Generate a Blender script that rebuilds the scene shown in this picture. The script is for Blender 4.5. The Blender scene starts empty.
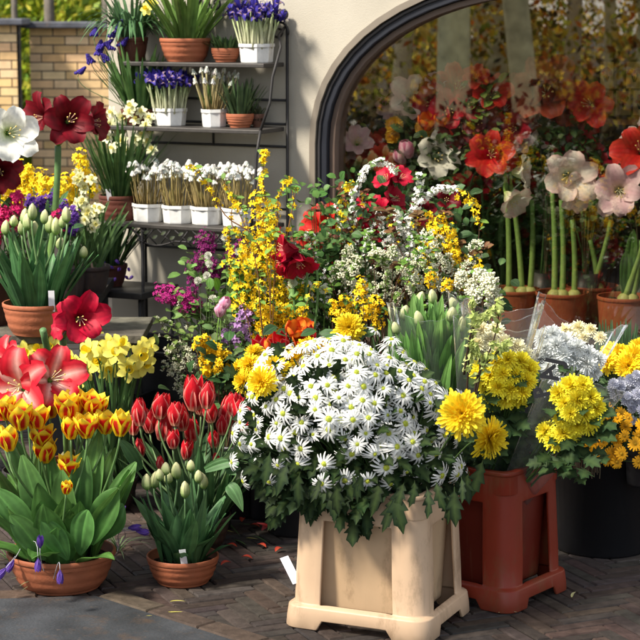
import bpy, math, random
from mathutils import Vector, Matrix, Quaternion
from mathutils.geometry import tessellate_polygon
R = random.Random(7)
PI = math.pi
V = Vector
scene = bpy.context.scene
COL = scene.collection

# ------------------------------------------------------------------ camera geometry
F = 2000.0; PITCH = math.radians(9.09); CAM = V((0, 0, 1.65))
FW = V((0, math.cos(PITCH), -math.sin(PITCH))); UP = V((0, math.sin(PITCH), math.cos(PITCH)))
def ray(px, py): return FW + V((1, 0, 0))*((px-320)/F) + UP*((320-py)/F)
def W(px, py, Y):
    d = ray(px, py); return CAM + d*(Y/d.y)
def G(px, py, z=0.0):
    d = ray(px, py); return CAM + d*((z-CAM.z)/d.z)
TH = math.radians(25)
WU = V((math.cos(TH), -math.sin(TH), 0)); WN = V((-math.sin(TH), -math.cos(TH), 0))   # along the wall, out of the wall
W0 = W(290, 100, 7.6); W0.z = 0
def onwall(px, py, d=0.0):
    o = W0 + WN*d; r = ray(px, py); return CAM + r*((o-CAM).dot(WN)/r.dot(WN))
def sz(px, py, d=0.0):
    p = onwall(px, py, d); return ((p-W0).dot(WU), p.z)
def wp(s, z, d=0.0): return W0 + WU*s + WN*d + V((0, 0, z))

# ------------------------------------------------------------------ colour
def hx(s, k=1.0):
    s = s.lstrip('#'); o = []
    for i in (0, 2, 4):
        c = int(s[i:i+2], 16)/255
        o.append(k*(c/12.92 if c <= .04045 else ((c+.055)/1.055)**2.4))
    return tuple(o)
def mix(a, b, t):
    t = max(0, min(1, t)); return tuple(a[i]*(1-t)+b[i]*t for i in range(3))
def vary(c, k=.15, rr=R):
    m = 1+rr.uniform(-k, k); return tuple(min(1, x*m*(1+rr.uniform(-k*.3, k*.3))) for x in c)

# ------------------------------------------------------------------ mesh builder
class MB:
    def __init__(s): s.v = []; s.f = []; s.c = []
    def vert(s, p, c): s.v.append(V(p)); s.c.append(c); return len(s.v)-1
    def merge(s, o, M, tint=None):
        n = len(s.v)
        s.v += [M @ p for p in o.v]
        s.c += [tuple(a*b for a, b in zip(c, tint)) for c in o.c] if tint else o.c
        s.f += [tuple(i+n for i in f) for f in o.f]
    def grid(s, rows, close=False):       # rows: list of lists of indices
        for a, b in zip(rows, rows[1:]):
            m = len(a)
            for i in range(m if close else m-1):
                j = (i+1) % m; s.f.append((a[i], a[j], b[j], b[i]))
    def tube(s, pts, r, c, seg=6, cap=True):
        pts = [V(p) for p in pts]; n = len(pts); rows = []; prev = None
        for i, p in enumerate(pts):
            t = (pts[min(i+1, n-1)]-pts[max(i-1, 0)]).normalized()
            ref = prev if prev else (V((1, 0, 0)) if abs(t.x) < .8 else V((0, 1, 0)))
            a = (ref - t*ref.dot(t)).normalized(); prev = a; b = t.cross(a)
            rr = r[i] if isinstance(r, (list, tuple)) else r
            cc = c[i] if isinstance(c, list) else c
            rows.append([s.vert(p+(a*math.cos(k*2*PI/seg)+b*math.sin(k*2*PI/seg))*rr, cc) for k in range(seg)])
        s.grid(rows, True)
        if cap: s.f.append(tuple(reversed(rows[0]))); s.f.append(tuple(rows[-1]))
    def lathe(s, prof, c, seg=32, wob=0.0, o=(0, 0, 0)):
        o = V(o); rows = []; ph = R.uniform(0, 6)
        for i, (r, z) in enumerate(prof):
            cc = c[i] if isinstance(c, list) else c
            rows.append([s.vert(o+V((r*(1+wob*math.sin(3*a+ph+z*9))*math.cos(a), r*(1+wob*math.sin(2*a+ph))*math.sin(a), z)), cc)
                         for a in [k*2*PI/seg for k in range(seg)]])
        s.grid(rows, True)
        if prof[0][0] > 1e-4: s.f.append(tuple(reversed(rows[0])))
        if prof[-1][0] > 1e-4: s.f.append(tuple(rows[-1]))
    def box(s, lo, hi, c, M=None, bev=0):
        x0, y0, z0 = lo; x1, y1, z1 = hi
        P = [V((x, y, z)) for z in (z0, z1) for y in (y0, y1) for x in (x0, x1)]
        if M: P = [M @ p for p in P]
        i = [s.vert(p, c) for p in P]
        for q in ((0, 2, 3, 1), (4, 5, 7, 6), (0, 1, 5, 4), (2, 6, 7, 3), (0, 4, 6, 2), (1, 3, 7, 5)):
            s.f.append(tuple(i[k] for k in q))
    def blob(s, p, r, c, n=5, m=3, sz_=1.0):
        p = V(p); rows = []
        for j in range(m+1):
            a = PI*j/m
            rows.append([s.vert(p+V((r*math.sin(a)*math.cos(k*2*PI/n), r*math.sin(a)*math.sin(k*2*PI/n), -r*sz_*math.cos(a))), c) for k in range(n)])
        s.grid(rows, True)
    # petal in a radial plane: prof = list of (r,z), width(t), colour(t,s)
    def petal(s, prof, width, ang, col, ns=4, cup=0.0, ruf=0.0, rr=R, nt=None):
        ca, sa = math.cos(ang), math.sin(ang); T = V((-sa, ca, 0)); n = len(prof); rows = []
        ph = rr.uniform(0, 6)
        for i, (r, z) in enumerate(prof):
            t = i/(n-1)
            a = prof[min(i+1, n-1)]; b = prof[max(i-1, 0)]
            dr, dz = a[0]-b[0], a[1]-b[1]; L = math.hypot(dr, dz) or 1
            N = V((-dz/L*ca, -dz/L*sa, dr/L))      # towards the axis / upward
            w = width(t); row = []
            for k in range(ns+1):
                q = -1+2*k/ns
                p = V((r*ca, r*sa, z)) + T*(q*w) + N*(cup*q*q*w + ruf*abs(q)*math.sin(ph+t*9+q*2))
                row.append(s.vert(p, col(t, q)))
            rows.append(row)
        s.grid(rows)
    def leaf(s, p0, p1, bend, w, ref, c0, c1, kind='lance', nt=8, fold=.25, wave=0.0, stem=0):
        p0, p1, bend, ref = V(p0), V(p1), V(bend), V(ref); pm = (p0+p1)/2+bend; rows = []; ph = R.uniform(0, 6)
        if kind == 'lobed':
            MI = [0, .10, .22, .32, .45, .55, .68, .78, 1]; OU = [(0, .05), (.12, .10), (.33, .72), (.36, .42), (.60, 1.0), (.61, .50), (.82, .62), (.84, .34), (1, .03)]; nt = 8
            f_ = lambda t: p0*(1-t)**2+pm*2*t*(1-t)+p1*t*t
            for i in range(9):
                t = MI[i]; tg = ((pm-p0)*(1-t)+(p1-pm)*t).normalized(); sd = tg.cross(ref)
                if sd.length < 1e-3: sd = tg.cross(V((.3, .8, .1)))
                sd.normalize(); N = sd.cross(tg); c = mix(c0, c1, t)
                ol, orr = (max(0, min(1.02, OU[i][0]+R.uniform(-.03, .03))), OU[i][1]*w*1.35*R.uniform(.8, 1.1)), OU[i][1]*w*1.35*R.uniform(.8, 1.1)
                pl_ = f_(ol[0]) if i else f_(0)
                rows.append([s.vert(pl_-sd*ol[1]+N*(fold*ol[1]-wave*ol[1]*R.random()), c), s.vert(f_(t), mix(c, (.3, .45, .12), .12)), s.vert(pl_+sd*orr+N*(fold*orr), c)])
            s.grid(rows); return
        for i in range(nt+1):
            t = i/nt; p = p0*(1-t)**2+pm*2*t*(1-t)+p1*t*t
            tg = ((pm-p0)*(1-t)+(p1-pm)*t)
            tg = tg.normalized() if tg.length > 1e-9 else V((0, 0, 1))
            sd = tg.cross(ref)
            if sd.length < 1e-3: sd = tg.cross(V((.3, .8, .1)))
            sd.normalize(); N = sd.cross(tg)
            if kind == 'lance': ww = w*(math.sin(PI*min(1, (t*.93+.07))**.75))**.8 if t < 1 else w*.02
            elif kind == 'strap': ww = w*min(1, .55+t*2)*(1 if t < .6 else math.cos((t-.6)/.4*PI/2*.97)**.7)
            elif kind == 'oval': ww = w*math.sin(PI*min(.985, max(.015, t)))**.7
            else:
                base = math.sin(PI*min(.98, max(.06, t))**.8)**.7; ww = w*base*(.42 if i % 3 == 0 else (1.0 if i % 3 == 2 else .8))
                if t < .2: ww = w*.07
                sh = tg*(w*.35 if i % 3 == 2 else 0)
            wv = wave*math.sin(ph+t*11)*w
            off = sh if kind == 'lobed' else V((0, 0, 0))
            c = mix(c0, c1, t)
            if w > .0145:
                row = []
                for q in (-1, -.78, -.56, -.34, -.12, 0, .12, .34, .56, .78, 1):
                    a_ = abs(q); k_ = {1: 1.25, .78: .86, .56: 1.10, .34: .88, .12: 1.0, 0: 1.45}[a_]
                    row.append(s.vert(p+sd*ww*q+N*(fold*ww*a_-wv*q+ww*.05*math.sin(q*9+ph)), tuple(min(1, x*k_) for x in c)))
                rows.append(row)
            else: rows.append([s.vert(p-sd*ww+N*(fold*ww+wv)+off, c), s.vert(p, mix(c, (.3, .45, .12), .18)), s.vert(p+sd*ww+N*(fold*ww-wv)+off, c)])
        s.grid(rows)
    def mesh(s, name, mat, smooth=True):
        me = bpy.data.meshes.new(name)
        me.from_pydata([tuple(p) for p in s.v], [], [tuple(dict.fromkeys(f)) for f in s.f if len(set(f)) > 2])
        at = me.color_attributes.new('Col', 'FLOAT_COLOR', 'POINT')
        flat = []
        for c in s.c: flat += [c[0], c[1], c[2], 1.0]
        at.data.foreach_set('color', flat)
        me.materials.append(mat)
        if smooth: me.polygons.foreach_set('use_smooth', [True]*len(me.polygons))
        me.update(); return me
    def obj(s, name, mat, parent=None, smooth=True, loc=None):
        return link(name, s.mesh(name, mat, smooth), parent, loc)

def link(name, data, parent=None, loc=None):
    o = bpy.data.objects.new(name, data); COL.objects.link(o)
    if parent: o.parent = parent
    if loc is not None: o.location = loc
    return o
def tag(o, label, cat, group=None):
    o['label'] = label; o['category'] = cat
    if group: o['group'] = group
    return o
def thing(name, label, cat, loc, group=None, rz=0):
    o = bpy.data.objects.new(name, None); COL.objects.link(o); o.location = loc; o.rotation_euler = (0, 0, rz)
    o.empty_display_size = .05
    return tag(o, label, cat, group)
def struct(o): o['kind'] = 'structure'; return o
def bevel(o, w=.003, seg=2):
    m = o.modifiers.new('bevel', 'BEVEL'); m.width = w; m.segments = seg; m.limit_method = 'ANGLE'; m.angle_limit = math.radians(35)
    return o
def autosmooth(me, ang=40):
    try: me.set_sharp_from_angle(angle=math.radians(ang))
    except Exception: pass

# ------------------------------------------------------------------ materials
def newmat(name):
    m = bpy.data.materials.new(name); m.use_nodes = True; n = m.node_tree.nodes; n.clear()
    out = n.new('ShaderNodeOutputMaterial'); return m, n, m.node_tree.links, out
def vcmat(name, rough=.6, spec=.3, trans=0.0, noise=0.0, nscale=30, bump=0.0, bscale=60, rnd=0.0, metal=0.0, coat=0.0, veins=0.0):
    m, n, l, out = newmat(name)
    at = n.new('ShaderNodeAttribute'); at.attribute_name = 'Col'; col = at.outputs['Color']
    tc = n.new('ShaderNodeTexCoord')
    if noise:
        nz = n.new('ShaderNodeTexNoise'); nz.inputs['Scale'].default_value = nscale; nz.inputs['Detail'].default_value = 5
        l.new(tc.outputs['Object'], nz.inputs['Vector'])
        mr = n.new('ShaderNodeMapRange'); mr.inputs[1].default_value = .25; mr.inputs[2].default_value = .75
        mr.inputs[3].default_value = 1-noise; mr.inputs[4].default_value = 1+noise; l.new(nz.outputs['Fac'], mr.inputs[0])
        mx = n.new('ShaderNodeVectorMath'); mx.operation = 'MULTIPLY'; l.new(col, mx.inputs[0])
        cb = n.new('ShaderNodeCombineXYZ'); [l.new(mr.outputs[0], cb.inputs[i]) for i in range(3)]
        l.new(cb.outputs[0], mx.inputs[1]); col = mx.outputs[0]
    if rnd:
        oi = n.new('ShaderNodeObjectInfo'); hs = n.new('ShaderNodeHueSaturation')
        mr = n.new('ShaderNodeMapRange'); mr.inputs[3].default_value = 1-rnd; mr.inputs[4].default_value = 1+rnd
        l.new(oi.outputs['Random'], mr.inputs[0]); l.new(mr.outputs[0], hs.inputs['Value']); l.new(col, hs.inputs['Color']); col = hs.outputs[0]
    p = n.new('ShaderNodeBsdfPrincipled'); p.inputs['Roughness'].default_value = rough
    p.inputs['Specular IOR Level'].default_value = spec; p.inputs['Metallic'].default_value = metal; p.inputs['Coat Weight'].default_value = coat
    l.new(col, p.inputs['Base Color'])
    if bump:
        nb = n.new('ShaderNodeTexNoise'); nb.inputs['Scale'].default_value = bscale; nb.inputs['Detail'].default_value = 6
        l.new(tc.outputs['Object'], nb.inputs['Vector'])
        b = n.new('ShaderNodeBump'); b.inputs['Strength'].default_value = bump; b.inputs['Distance'].default_value = .01
        l.new(nb.outputs['Fac'], b.inputs['Height']); l.new(b.outputs[0], p.inputs['Normal'])
    sh = p.outputs[0]
    if trans:
        t = n.new('ShaderNodeBsdfTranslucent'); l.new(col, t.inputs['Color'])
        ms = n.new('ShaderNodeMixShader'); ms.inputs[0].default_value = trans
        l.new(sh, ms.inputs[1]); l.new(t.outputs[0], ms.inputs[2]); sh = ms.outputs[0]
    l.new(sh, out.inputs['Surface']); return m
def stained(m, amt=.5):
    n = m.node_tree.nodes; l = m.node_tree.links; p = n['Principled BSDF']; src = p.inputs['Base Color'].links[0].from_socket
    tc = n.new('ShaderNodeTexCoord'); mp = n.new('ShaderNodeMapping'); mp.inputs['Scale'].default_value = (1, 1, .45); l.new(tc.outputs['Object'], mp.inputs[0])
    a = n.new('ShaderNodeTexNoise'); a.inputs['Scale'].default_value = 9; a.inputs['Detail'].default_value = 9; a.inputs['Roughness'].default_value = .72; l.new(mp.outputs[0], a.inputs['Vector'])
    r = n.new('ShaderNodeMapRange'); r.inputs[1].default_value = .54; r.inputs[2].default_value = .74; r.inputs[3].default_value = 0; r.inputs[4].default_value = amt; l.new(a.outputs['Fac'], r.inputs[0])
    mx = n.new('ShaderNodeMix'); mx.data_type = 'RGBA'; l.new(r.outputs[0], mx.inputs[0]); l.new(src, mx.inputs[6]); mx.inputs[7].default_value = (.16, .085, .035, 1)
    sc_ = n.new('ShaderNodeTexNoise'); sc_.inputs['Scale'].default_value = 60; sc_.inputs['Detail'].default_value = 3; mp2 = n.new('ShaderNodeMapping'); mp2.inputs['Scale'].default_value = (1, 1, .06); l.new(tc.outputs['Object'], mp2.inputs[0]); l.new(mp2.outputs[0], sc_.inputs['Vector'])
    r2 = n.new('ShaderNodeMapRange'); r2.inputs[1].default_value = .62; r2.inputs[2].default_value = .75; r2.inputs[3].default_value = 0; r2.inputs[4].default_value = .22; l.new(sc_.outputs['Fac'], r2.inputs[0])
    m2 = n.new('ShaderNodeMix'); m2.data_type = 'RGBA'; l.new(r2.outputs[0], m2.inputs[0]); l.new(mx.outputs[2], m2.inputs[6]); m2.inputs[7].default_value = (.30, .20, .12, 1)
    l.new(m2.outputs[2], p.inputs['Base Color'])
M_petal = vcmat('petal', .55, .25, trans=.22, noise=.10, nscale=90, rnd=.10)
M_floret = vcmat('floret', .6, .2, trans=.2)
M_leaf = vcmat('leaf', .5, .25, trans=.2, noise=.28, nscale=28, rnd=.15)
M_darkleaf = vcmat('dark_leaf', .6, .12, trans=.10, noise=.3, nscale=35)
M_stem = vcmat('stem', .5, .3, noise=.15, nscale=60)
M_terra = vcmat('terracotta', .62, .3, noise=.22, nscale=18, bump=.15, bscale=90); stained(M_terra, .35)
M_plas = vcmat('bucket_plastic', .38, .45, noise=.09, nscale=7, bump=.05, bscale=25)
M_bucket = vcmat('bucket_worn', .42, .4, noise=.10, nscale=7, bump=.06, bscale=25); stained(M_bucket, .7)
M_white = vcmat('white_plastic', .45, .4, noise=.16, nscale=40); stained(M_white, .45)
M_soil = vcmat('soil', .95, .1, noise=.5, nscale=120, bump=.6, bscale=200)
M_iron = vcmat('wrought_iron', .55, .4, noise=.2, nscale=60, metal=.3)
M_paint = vcmat('painted', .5, .35, noise=.12, nscale=9)
M_wood = vcmat('weathered_wood', .8, .2, noise=.4, nscale=22, bump=.4, bscale=60)
M_bark = vcmat('bark', .9, .1, noise=.35, nscale=9, bump=.8, bscale=14)
M_crown = vcmat('tree_leaf', .5, .3, trans=.45)
M_autumn = vcmat('autumn_leaf', .6, .2, trans=.65)
M_paper = vcmat('card', .7, .2)

def stucco():
    m, n, l, out = newmat('stucco')
    tc = n.new('ShaderNodeTexCoord'); p = n.new('ShaderNodeBsdfPrincipled'); p.inputs['Roughness'].default_value = .9; p.inputs['Specular IOR Level'].default_value = .15
    a = n.new('ShaderNodeTexNoise'); a.inputs['Scale'].default_value = 1.6; a.inputs['Detail'].default_value = 6; l.new(tc.outputs['Object'], a.inputs['Vector'])
    cr = n.new('ShaderNodeValToRGB'); cr.color_ramp.elements[0].position = .3; cr.color_ramp.elements[1].position = .7
    cr.color_ramp.elements[0].color = (.36, .328, .27, 1); cr.color_ramp.elements[1].color = (.50, .46, .385, 1)
    l.new(a.outputs['Fac'], cr.inputs[0]); l.new(cr.outputs[0], p.inputs['Base Color'])
    b = n.new('ShaderNodeTexNoise'); b.inputs['Scale'].default_value = 260; b.inputs['Detail'].default_value = 4; l.new(tc.outputs['Object'], b.inputs['Vector'])
    bm = n.new('ShaderNodeBump'); bm.inputs['Strength'].default_value = .3; bm.inputs['Distance'].default_value = .004
    l.new(b.outputs['Fac'], bm.inputs['Height']); l.new(bm.outputs[0], p.inputs['Normal']); l.new(p.outputs[0], out.inputs[0]); return m
M_stucco = stucco()
def glassmat(name, refl, tint, rough=.0, lw=.3, white=0.0):
    m, n, l, out = newmat(name)
    t = n.new('ShaderNodeBsdfTransparent'); t.inputs[0].default_value = (*tint, 1)
    g = n.new('ShaderNodeBsdfGlossy'); g.inputs['Roughness'].default_value = rough; g.inputs[0].default_value = (1, 1, 1, 1)
    w = n.new('ShaderNodeLayerWeight'); w.inputs[0].default_value = lw
    mr = n.new('ShaderNodeMapRange'); mr.inputs[3].default_value = refl; mr.inputs[4].default_value = 1
    l.new(w.outputs['Fresnel'], mr.inputs[0])
    ms = n.new('ShaderNodeMixShader'); l.new(mr.outputs[0], ms.inputs[0]); l.new(t.outputs[0], ms.inputs[1]); l.new(g.outputs[0], ms.inputs[2]); sh = ms.outputs[0]
    if white:
        d = n.new('ShaderNodeBsdfDiffuse'); d.inputs[0].default_value = (.85, .88, .9, 1)
        m2 = n.new('ShaderNodeMixShader'); m2.inputs[0].default_value = white; l.new(sh, m2.inputs[1]); l.new(d.outputs[0], m2.inputs[2]); sh = m2.outputs[0]
        tc = n.new('ShaderNodeTexCoord'); nb = n.new('ShaderNodeTexNoise'); nb.inputs['Scale'].default_value = 22; nb.inputs['Detail'].default_value = 3
        l.new(tc.outputs['Object'], nb.inputs['Vector'])
        b = n.new('ShaderNodeBump'); b.inputs['Strength'].default_value = 1; b.inputs['Distance'].default_value = .004
        l.new(nb.outputs['Fac'], b.inputs['Height']); l.new(b.outputs[0], g.inputs['Normal']); l.new(b.outputs[0], w.inputs['Normal'])
    l.new(sh, out.inputs[0]); return m
M_glass = glassmat('window_glass', .15, (.93, .92, .88), 0, .12)
M_film = glassmat('cellophane', .014, (.99, .99, .99), .17, .14, white=.035)

# ------------------------------------------------------------------ placing blooms
def zrot(d, spin=0.0):
    d = V(d).normalized(); q = V((0, 0, 1)).rotation_difference(d); return q @ Quaternion((0, 0, 1), spin)
def put(name, me, root, p, d=(0, 0, 1), sc=1.0, spin=None):
    o = link(name, me, root); o.location = V(p)-root.location; o.rotation_mode = 'QUATERNION'
    o.rotation_quaternion = zrot(d, R.uniform(0, 6.28) if spin is None else spin); o.scale = (sc, sc, sc); return o
def stem_to(o, root, base, r, c, bend=(0, 0, 0), seg=6, name='stem', rt=None, d=None):
    """stem as a sub-part of bloom o, from world point base up to the bloom's foot"""
    q = o.rotation_quaternion; end = V(o.location); b = V(base)-root.location; sc = o.scale[0]
    ax = q @ V((0, 0, 1)); L = (end-b).length
    m1 = b*.6+end*.4+V(bend); m2 = end-ax*L*.22
    pts = [bez(b, m1, m2, end, t/9) for t in range(10)]
    qi = q.inverted(); pts = [(qi @ (p-end))/sc for p in pts]
    rt = rt or r*.8
    mb = MB(); mb.tube(pts, [(r*(1-i/9)+rt*i/9)/sc for i in range(10)], c, seg)
    return mb.obj(name, M_stem, o)
def bez(a, b, c, d, t): return a*(1-t)**3+b*3*t*(1-t)**2+c*3*t*t*(1-t)+d*t**3
def rdir(up=1.0, side=.5, toward=(0, 0, 0)):
    return V((R.uniform(-side, side), R.uniform(-side, side), up))+V(toward)
# ------------------------------------------------------------------ colours of the plants
GRN = hx('#3f6a2c'); GRN_L = hx('#6d9440'); GRN_D = hx('#1f3a1c'); GRN_B = hx('#2f5a3a'); GRN_DK = hx('#15281a')
YEL = (.90, .62, .015); YEL_L = (.90, .78, .18); RED = (.62, .012, .018); CRIM = (.38, .004, .02); DKRED = (.20, .004, .012)
WHT = (.86, .87, .84); CREAM = (.82, .78, .52); PINK = (.70, .30, .38); MAG = (.42, .02, .18); PURP = (.10, .035, .34); BLUE = (.05, .035, .30); LILAC = (.42, .22, .48); ORG = (.85, .22, .02); GOLD = (.85, .42, .01)

def cup_prof(L, r0, rm, rt, n=7, flare=0):
    out = []
    for i in range(n):
        t = i/(n-1)
        r = r0*(1-t)**2 + 2*rm*1.35*t*(1-t) + rt*t*t + (flare*max(0, t-.72)/.28 if flare else 0)
        out.append((r, L*(t**.9)))
    return out
def tulip(kind, op, seed):
    rr = random.Random(seed); mb = MB(); L = .056*rr.uniform(.93, 1.08)
    def col(inner):
        def f(t, q):
            a = abs(q)
            if kind == 'flame':
                c = vary((.92, .68, .02), .05, rr)
                if (.10 < t < .66) and a < .52: c = (.60, .018, .010)
                if t > .86: c = (.92, .70, .05)
                return c
            if kind == 'red':
                c = (.62, .010, .022) if int((q+1)*4+.5) % 2 else (.50, .006, .018)
                if a > .8 and t > .1: c = (.80, .34, .28)
                if t < .14: c = (.75, .45, .30)
                if a < .2 and t < .6: c = (.70, .06, .07)
                return c
            if kind == 'bud': return mix((.28, .45, .10), (.66, .72, .34), (t-.25)*1.6) if a < .7 else mix((.42, .55, .2), (.80, .82, .55), t)
            if kind == 'orange': return mix((.8, .3, .03), (.65, .04, .01), a)
            return mix((.6, .15, .3), (.75, .5, .6), a)
        return f
    for ring in (0, 1):
        for k in range(3):
            a = k*2*PI/3+ring*PI/3+rr.uniform(-.1, .1)
            L_ = 1.22 if kind == 'red' else 1.08 if kind == 'flame' else 1; rm = {'flame': .026, 'red': .023}.get(kind, .027)*(1-(.14 if kind != 'flame' else .28)*ring); rt = (.006 if op < .05 else .012+.022*op)*rr.uniform(.8, 1.3)
            pr = cup_prof(L*rr.uniform(.95, 1.05)*L_, .004, rm, rt-.003*ring, 9 if kind == 'flame' else 8, (.003+.005*op)*rr.uniform(.3, 1.3) if kind == 'flame' else .004*rr.random() if kind == 'red' else 0)
            mb.petal(pr, (lambda t: .0220*math.sin(PI*min(.97, .1+t*.88))**.55*(1-(t**4*.75 if kind == 'red' else 0))) if kind != 'flame' else (lambda t: .0235*math.sin(PI*min(.97, .1+t*.86))**.6*(1-t**6*.8)), a, col(ring), 8, cup=(.5-.25*op) if kind != 'flame' else .26-.10*op, ruf=.002*op if kind != 'flame' else .0022, rr=rr)
    return mb
def bud(seed):
    rr = random.Random(seed); mb = MB(); L = .042*rr.uniform(.85, 1.1)
    for k in range(3):
        a = k*2*PI/3; pr = [(.003, 0), (.009, L*.12), (.0120, L*.32), (.0112, L*.6), (.0068, L*.86), (.0012, L)]
        mb.petal(pr, lambda t: .0126*math.sin(PI*min(.97, .14+t*.84))**.7, a, lambda t, q: mix((.18, .36, .07), (.78, .76, .44), (t-.15)*1.35+.2*abs(q)-.1), 5, cup=.45, rr=rr)
        mb.petal([(r*.85, z) for r, z in pr], lambda t: .011*math.sin(PI*min(.97, .14+t*.84))**.7, a+PI/3, lambda t, q: mix((.26, .42, .12), (.70, .70, .40), t*1.1), 5, cup=.45, rr=rr)
    return mb
def amaryllis(kind, seed, L=.095):
    if kind == 'maroon': pass
    rr = random.Random(seed); mb = MB()
    def col(t, q):
        a = abs(q)
        if kind == 'crimson': return mix((.42, .003, .028), (.20, .0, .012), max(0, 1-t*2.2)) if a > .12 else (.34, .003, .02)
        if kind == 'dark': return mix((.15, .001, .008), (.03, 0, .003), max(0, 1-t*2)) if a > .12 else (.09, .001, .005)
        if kind == 'white': return mix((.55, .68, .22), (.86, .86, .80), t*2.2)
        if kind == 'striped':
            c = (.58, .012, .03); s = math.exp(-(q*3.4)**2)*max(0, 1.1-t); c = mix(c, (.86, .68, .58), min(1, 1.1*s))
            return mix(c, (.7, .75, .4), max(0, .5-t*3))
        if kind == 'apple': return mix(mix((.5, .65, .2), (.86, .82, .76), t*2.5), (.72, .25, .30), .55*a*t)
        if kind == 'pink': return mix(mix((.45, .55, .15), (.78, .50, .58), t*2.2), (.85, .75, .75), .5*a)
        if kind == 'coral': return mix((.55, .012, .012), (.66, .05, .03), a)
        if kind == 'maroon': return mix((.24, .030, .012), (.34, .05, .02), a)
        return RED
    for ring in (0, 1):
        for k in range(3):
            a = k*2*PI/3+ring*PI/3+rr.uniform(-.08, .08); l = L*rr.uniform(.93, 1.07); fl = rr.uniform(.85, 1.1)
            pr = [(.006, 0), (.010, l*.22), (.020, l*.45), (.040*fl, l*.66), (.062*fl, l*.80), (.080*fl, l*.84), (.092*fl, l*.78)]
            w = .041 if ring == 0 else .034
            mb.petal(pr, lambda t, w=w: w*(.22+.78*math.sin(PI*min(.96, t*.96))**.8), a, lambda t, q: tuple(x*((1.04 if int((q+1)*5+.5) % 2 else .96) if kind in ('white', 'apple', 'pink') else (1.12 if int((q+1)*5+.5) % 2 else .86)) for x in col(t, q)), 10, cup=.20, ruf=.0055, rr=rr)
    fc = (.75, .45, .35) if kind in ('crimson', 'dark', 'coral') else (.85, .84, .6)
    for k in range(6):
        a = k*1.05; e = V((.016*math.cos(a)+.012, .016*math.sin(a), l*.85)); m = V((.004*math.cos(a), .004*math.sin(a), l*.45))
        mb.tube([V((0, 0, .02)), m, e], .0011, fc, 4); mb.blob(e, .0032, (.85, .65, .2), 5, 3, .6)
    mb.tube([V((0, 0, -.012)), V((0, 0, .012))], [.005, .008], GRN_L, 6)
    return mb
def daffodil(seed, c1=(.88, .76, .12), c2=(.90, .62, .03), s=1.0):
    rr = random.Random(seed); mb = MB()
    for k in range(6):
        a = k*PI/3+rr.uniform(-.1, .1); z = .001*(k % 2)
        mb.petal([(.003, z), (.012, .002+z), (.021, .003+z), (.029, .001+z)], lambda t: .0095*math.sin(PI*min(.96, .12+t*.84))**.7, a, lambda t, q: mix(c1, (.8, .8, .3), .2*(1-t)), 2, cup=.2, ruf=.0015, rr=rr)
    rows = []
    for r, z in ((.0045, 0), (.0065, .008), (.0075, .015), (.0100, .020)):
        rows.append([mb.vert((r*(1+.12*math.sin(7*a))*math.cos(a), r*(1+.12*math.sin(7*a))*math.sin(a), z), c2) for a in [i*2*PI/14 for i in range(14)]])
    mb.grid(rows, True); mb.tube([(0, 0, -.014), (0, 0, 0)], [.002, .0035], GRN_L, 5)
    if s != 1: mb.v = [p*s for p in mb.v]
    return mb
def daisy(seed, old=False):
    rr = random.Random(seed); mb = MB(); n = rr.randint(17, 23); dr = rr.uniform(-.002, .012) if not old else .022
    for k in range(n):
        a = k*2*PI/n+rr.uniform(-.12, .12); l = .033*rr.uniform(.70, 1.12); z = rr.uniform(-.002, .003); d = dr*rr.uniform(.5, 1.5)
        mb.petal([(.004, z), (.010, z+.004), (l*.62, z+.004-d*.3), (l*.88, z+.002-d*.75), (l, z-d)], lambda t: .0026*math.sin(PI*min(.95, .2+t*.72))**.6, a,
                 lambda t, q: mix((.72, .78, .45), WHT, t*4), 2, cup=.35, rr=rr)
    cr = rr.uniform(.0058, .0082)
    mb.lathe([(cr*1.05, .001), (cr, .005), (cr*.7, .0075), (.0005, .0085)], [(.52, .58, .04), (.62, .66, .05), (.60, .70, .10), (.42, .55, .08)], 10)
    for k in range(16):
        a = k*2.4; r = cr*math.sqrt(k/16); mb.blob((r*math.cos(a), r*math.sin(a), .0085-.3*r), .0013, (.66, .66, .05), 4, 2)
    mb.lathe([(.001, -.008), (.005, -.004), (.006, 0)], GRN_D, 8)
    return mb
def spider(seed, R0=.046, c=(.92, .68, .015), n=125):
    rr = random.Random(seed); mb = MB()
    for k in range(n):
        u = (k+.5)/n; a = k*2.39996; el = PI/2*(1-u**.75)+rr.uniform(-.1, .1)-.25   # inner ones upright
        l = R0*(.55+.45*u)*rr.uniform(.8, 1.12); ce, se = math.cos(el), math.sin(el); cu = rr.uniform(-.004, .010)
        pr = [(l*t*ce, .004+l*t*se - (1-u)*0 + cu*t*t*(1 if u < .6 else -1)) for t in (0, .35, .7, .92, 1)]
        mb.petal(pr, lambda t: .0028*(R0/.046)**.7*(.7+.5*t if t < .9 else .45), a, lambda t, q: mix((c[0]*.92, c[1]*(.80 if c[2] < .5 else .92), c[2]*(.8 if c[2] < .5 else .86)), (min(.95, c[0]*1.02), min(.95, c[1]*1.15), min(.95, c[2]*2)), t), 2, cup=.5, rr=rr)
    mb.blob((0, 0, 0), R0*.3, (c[0]*.7, c[1]*.6, c[2]*.7), 8, 4, .5)
    return mb
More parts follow.
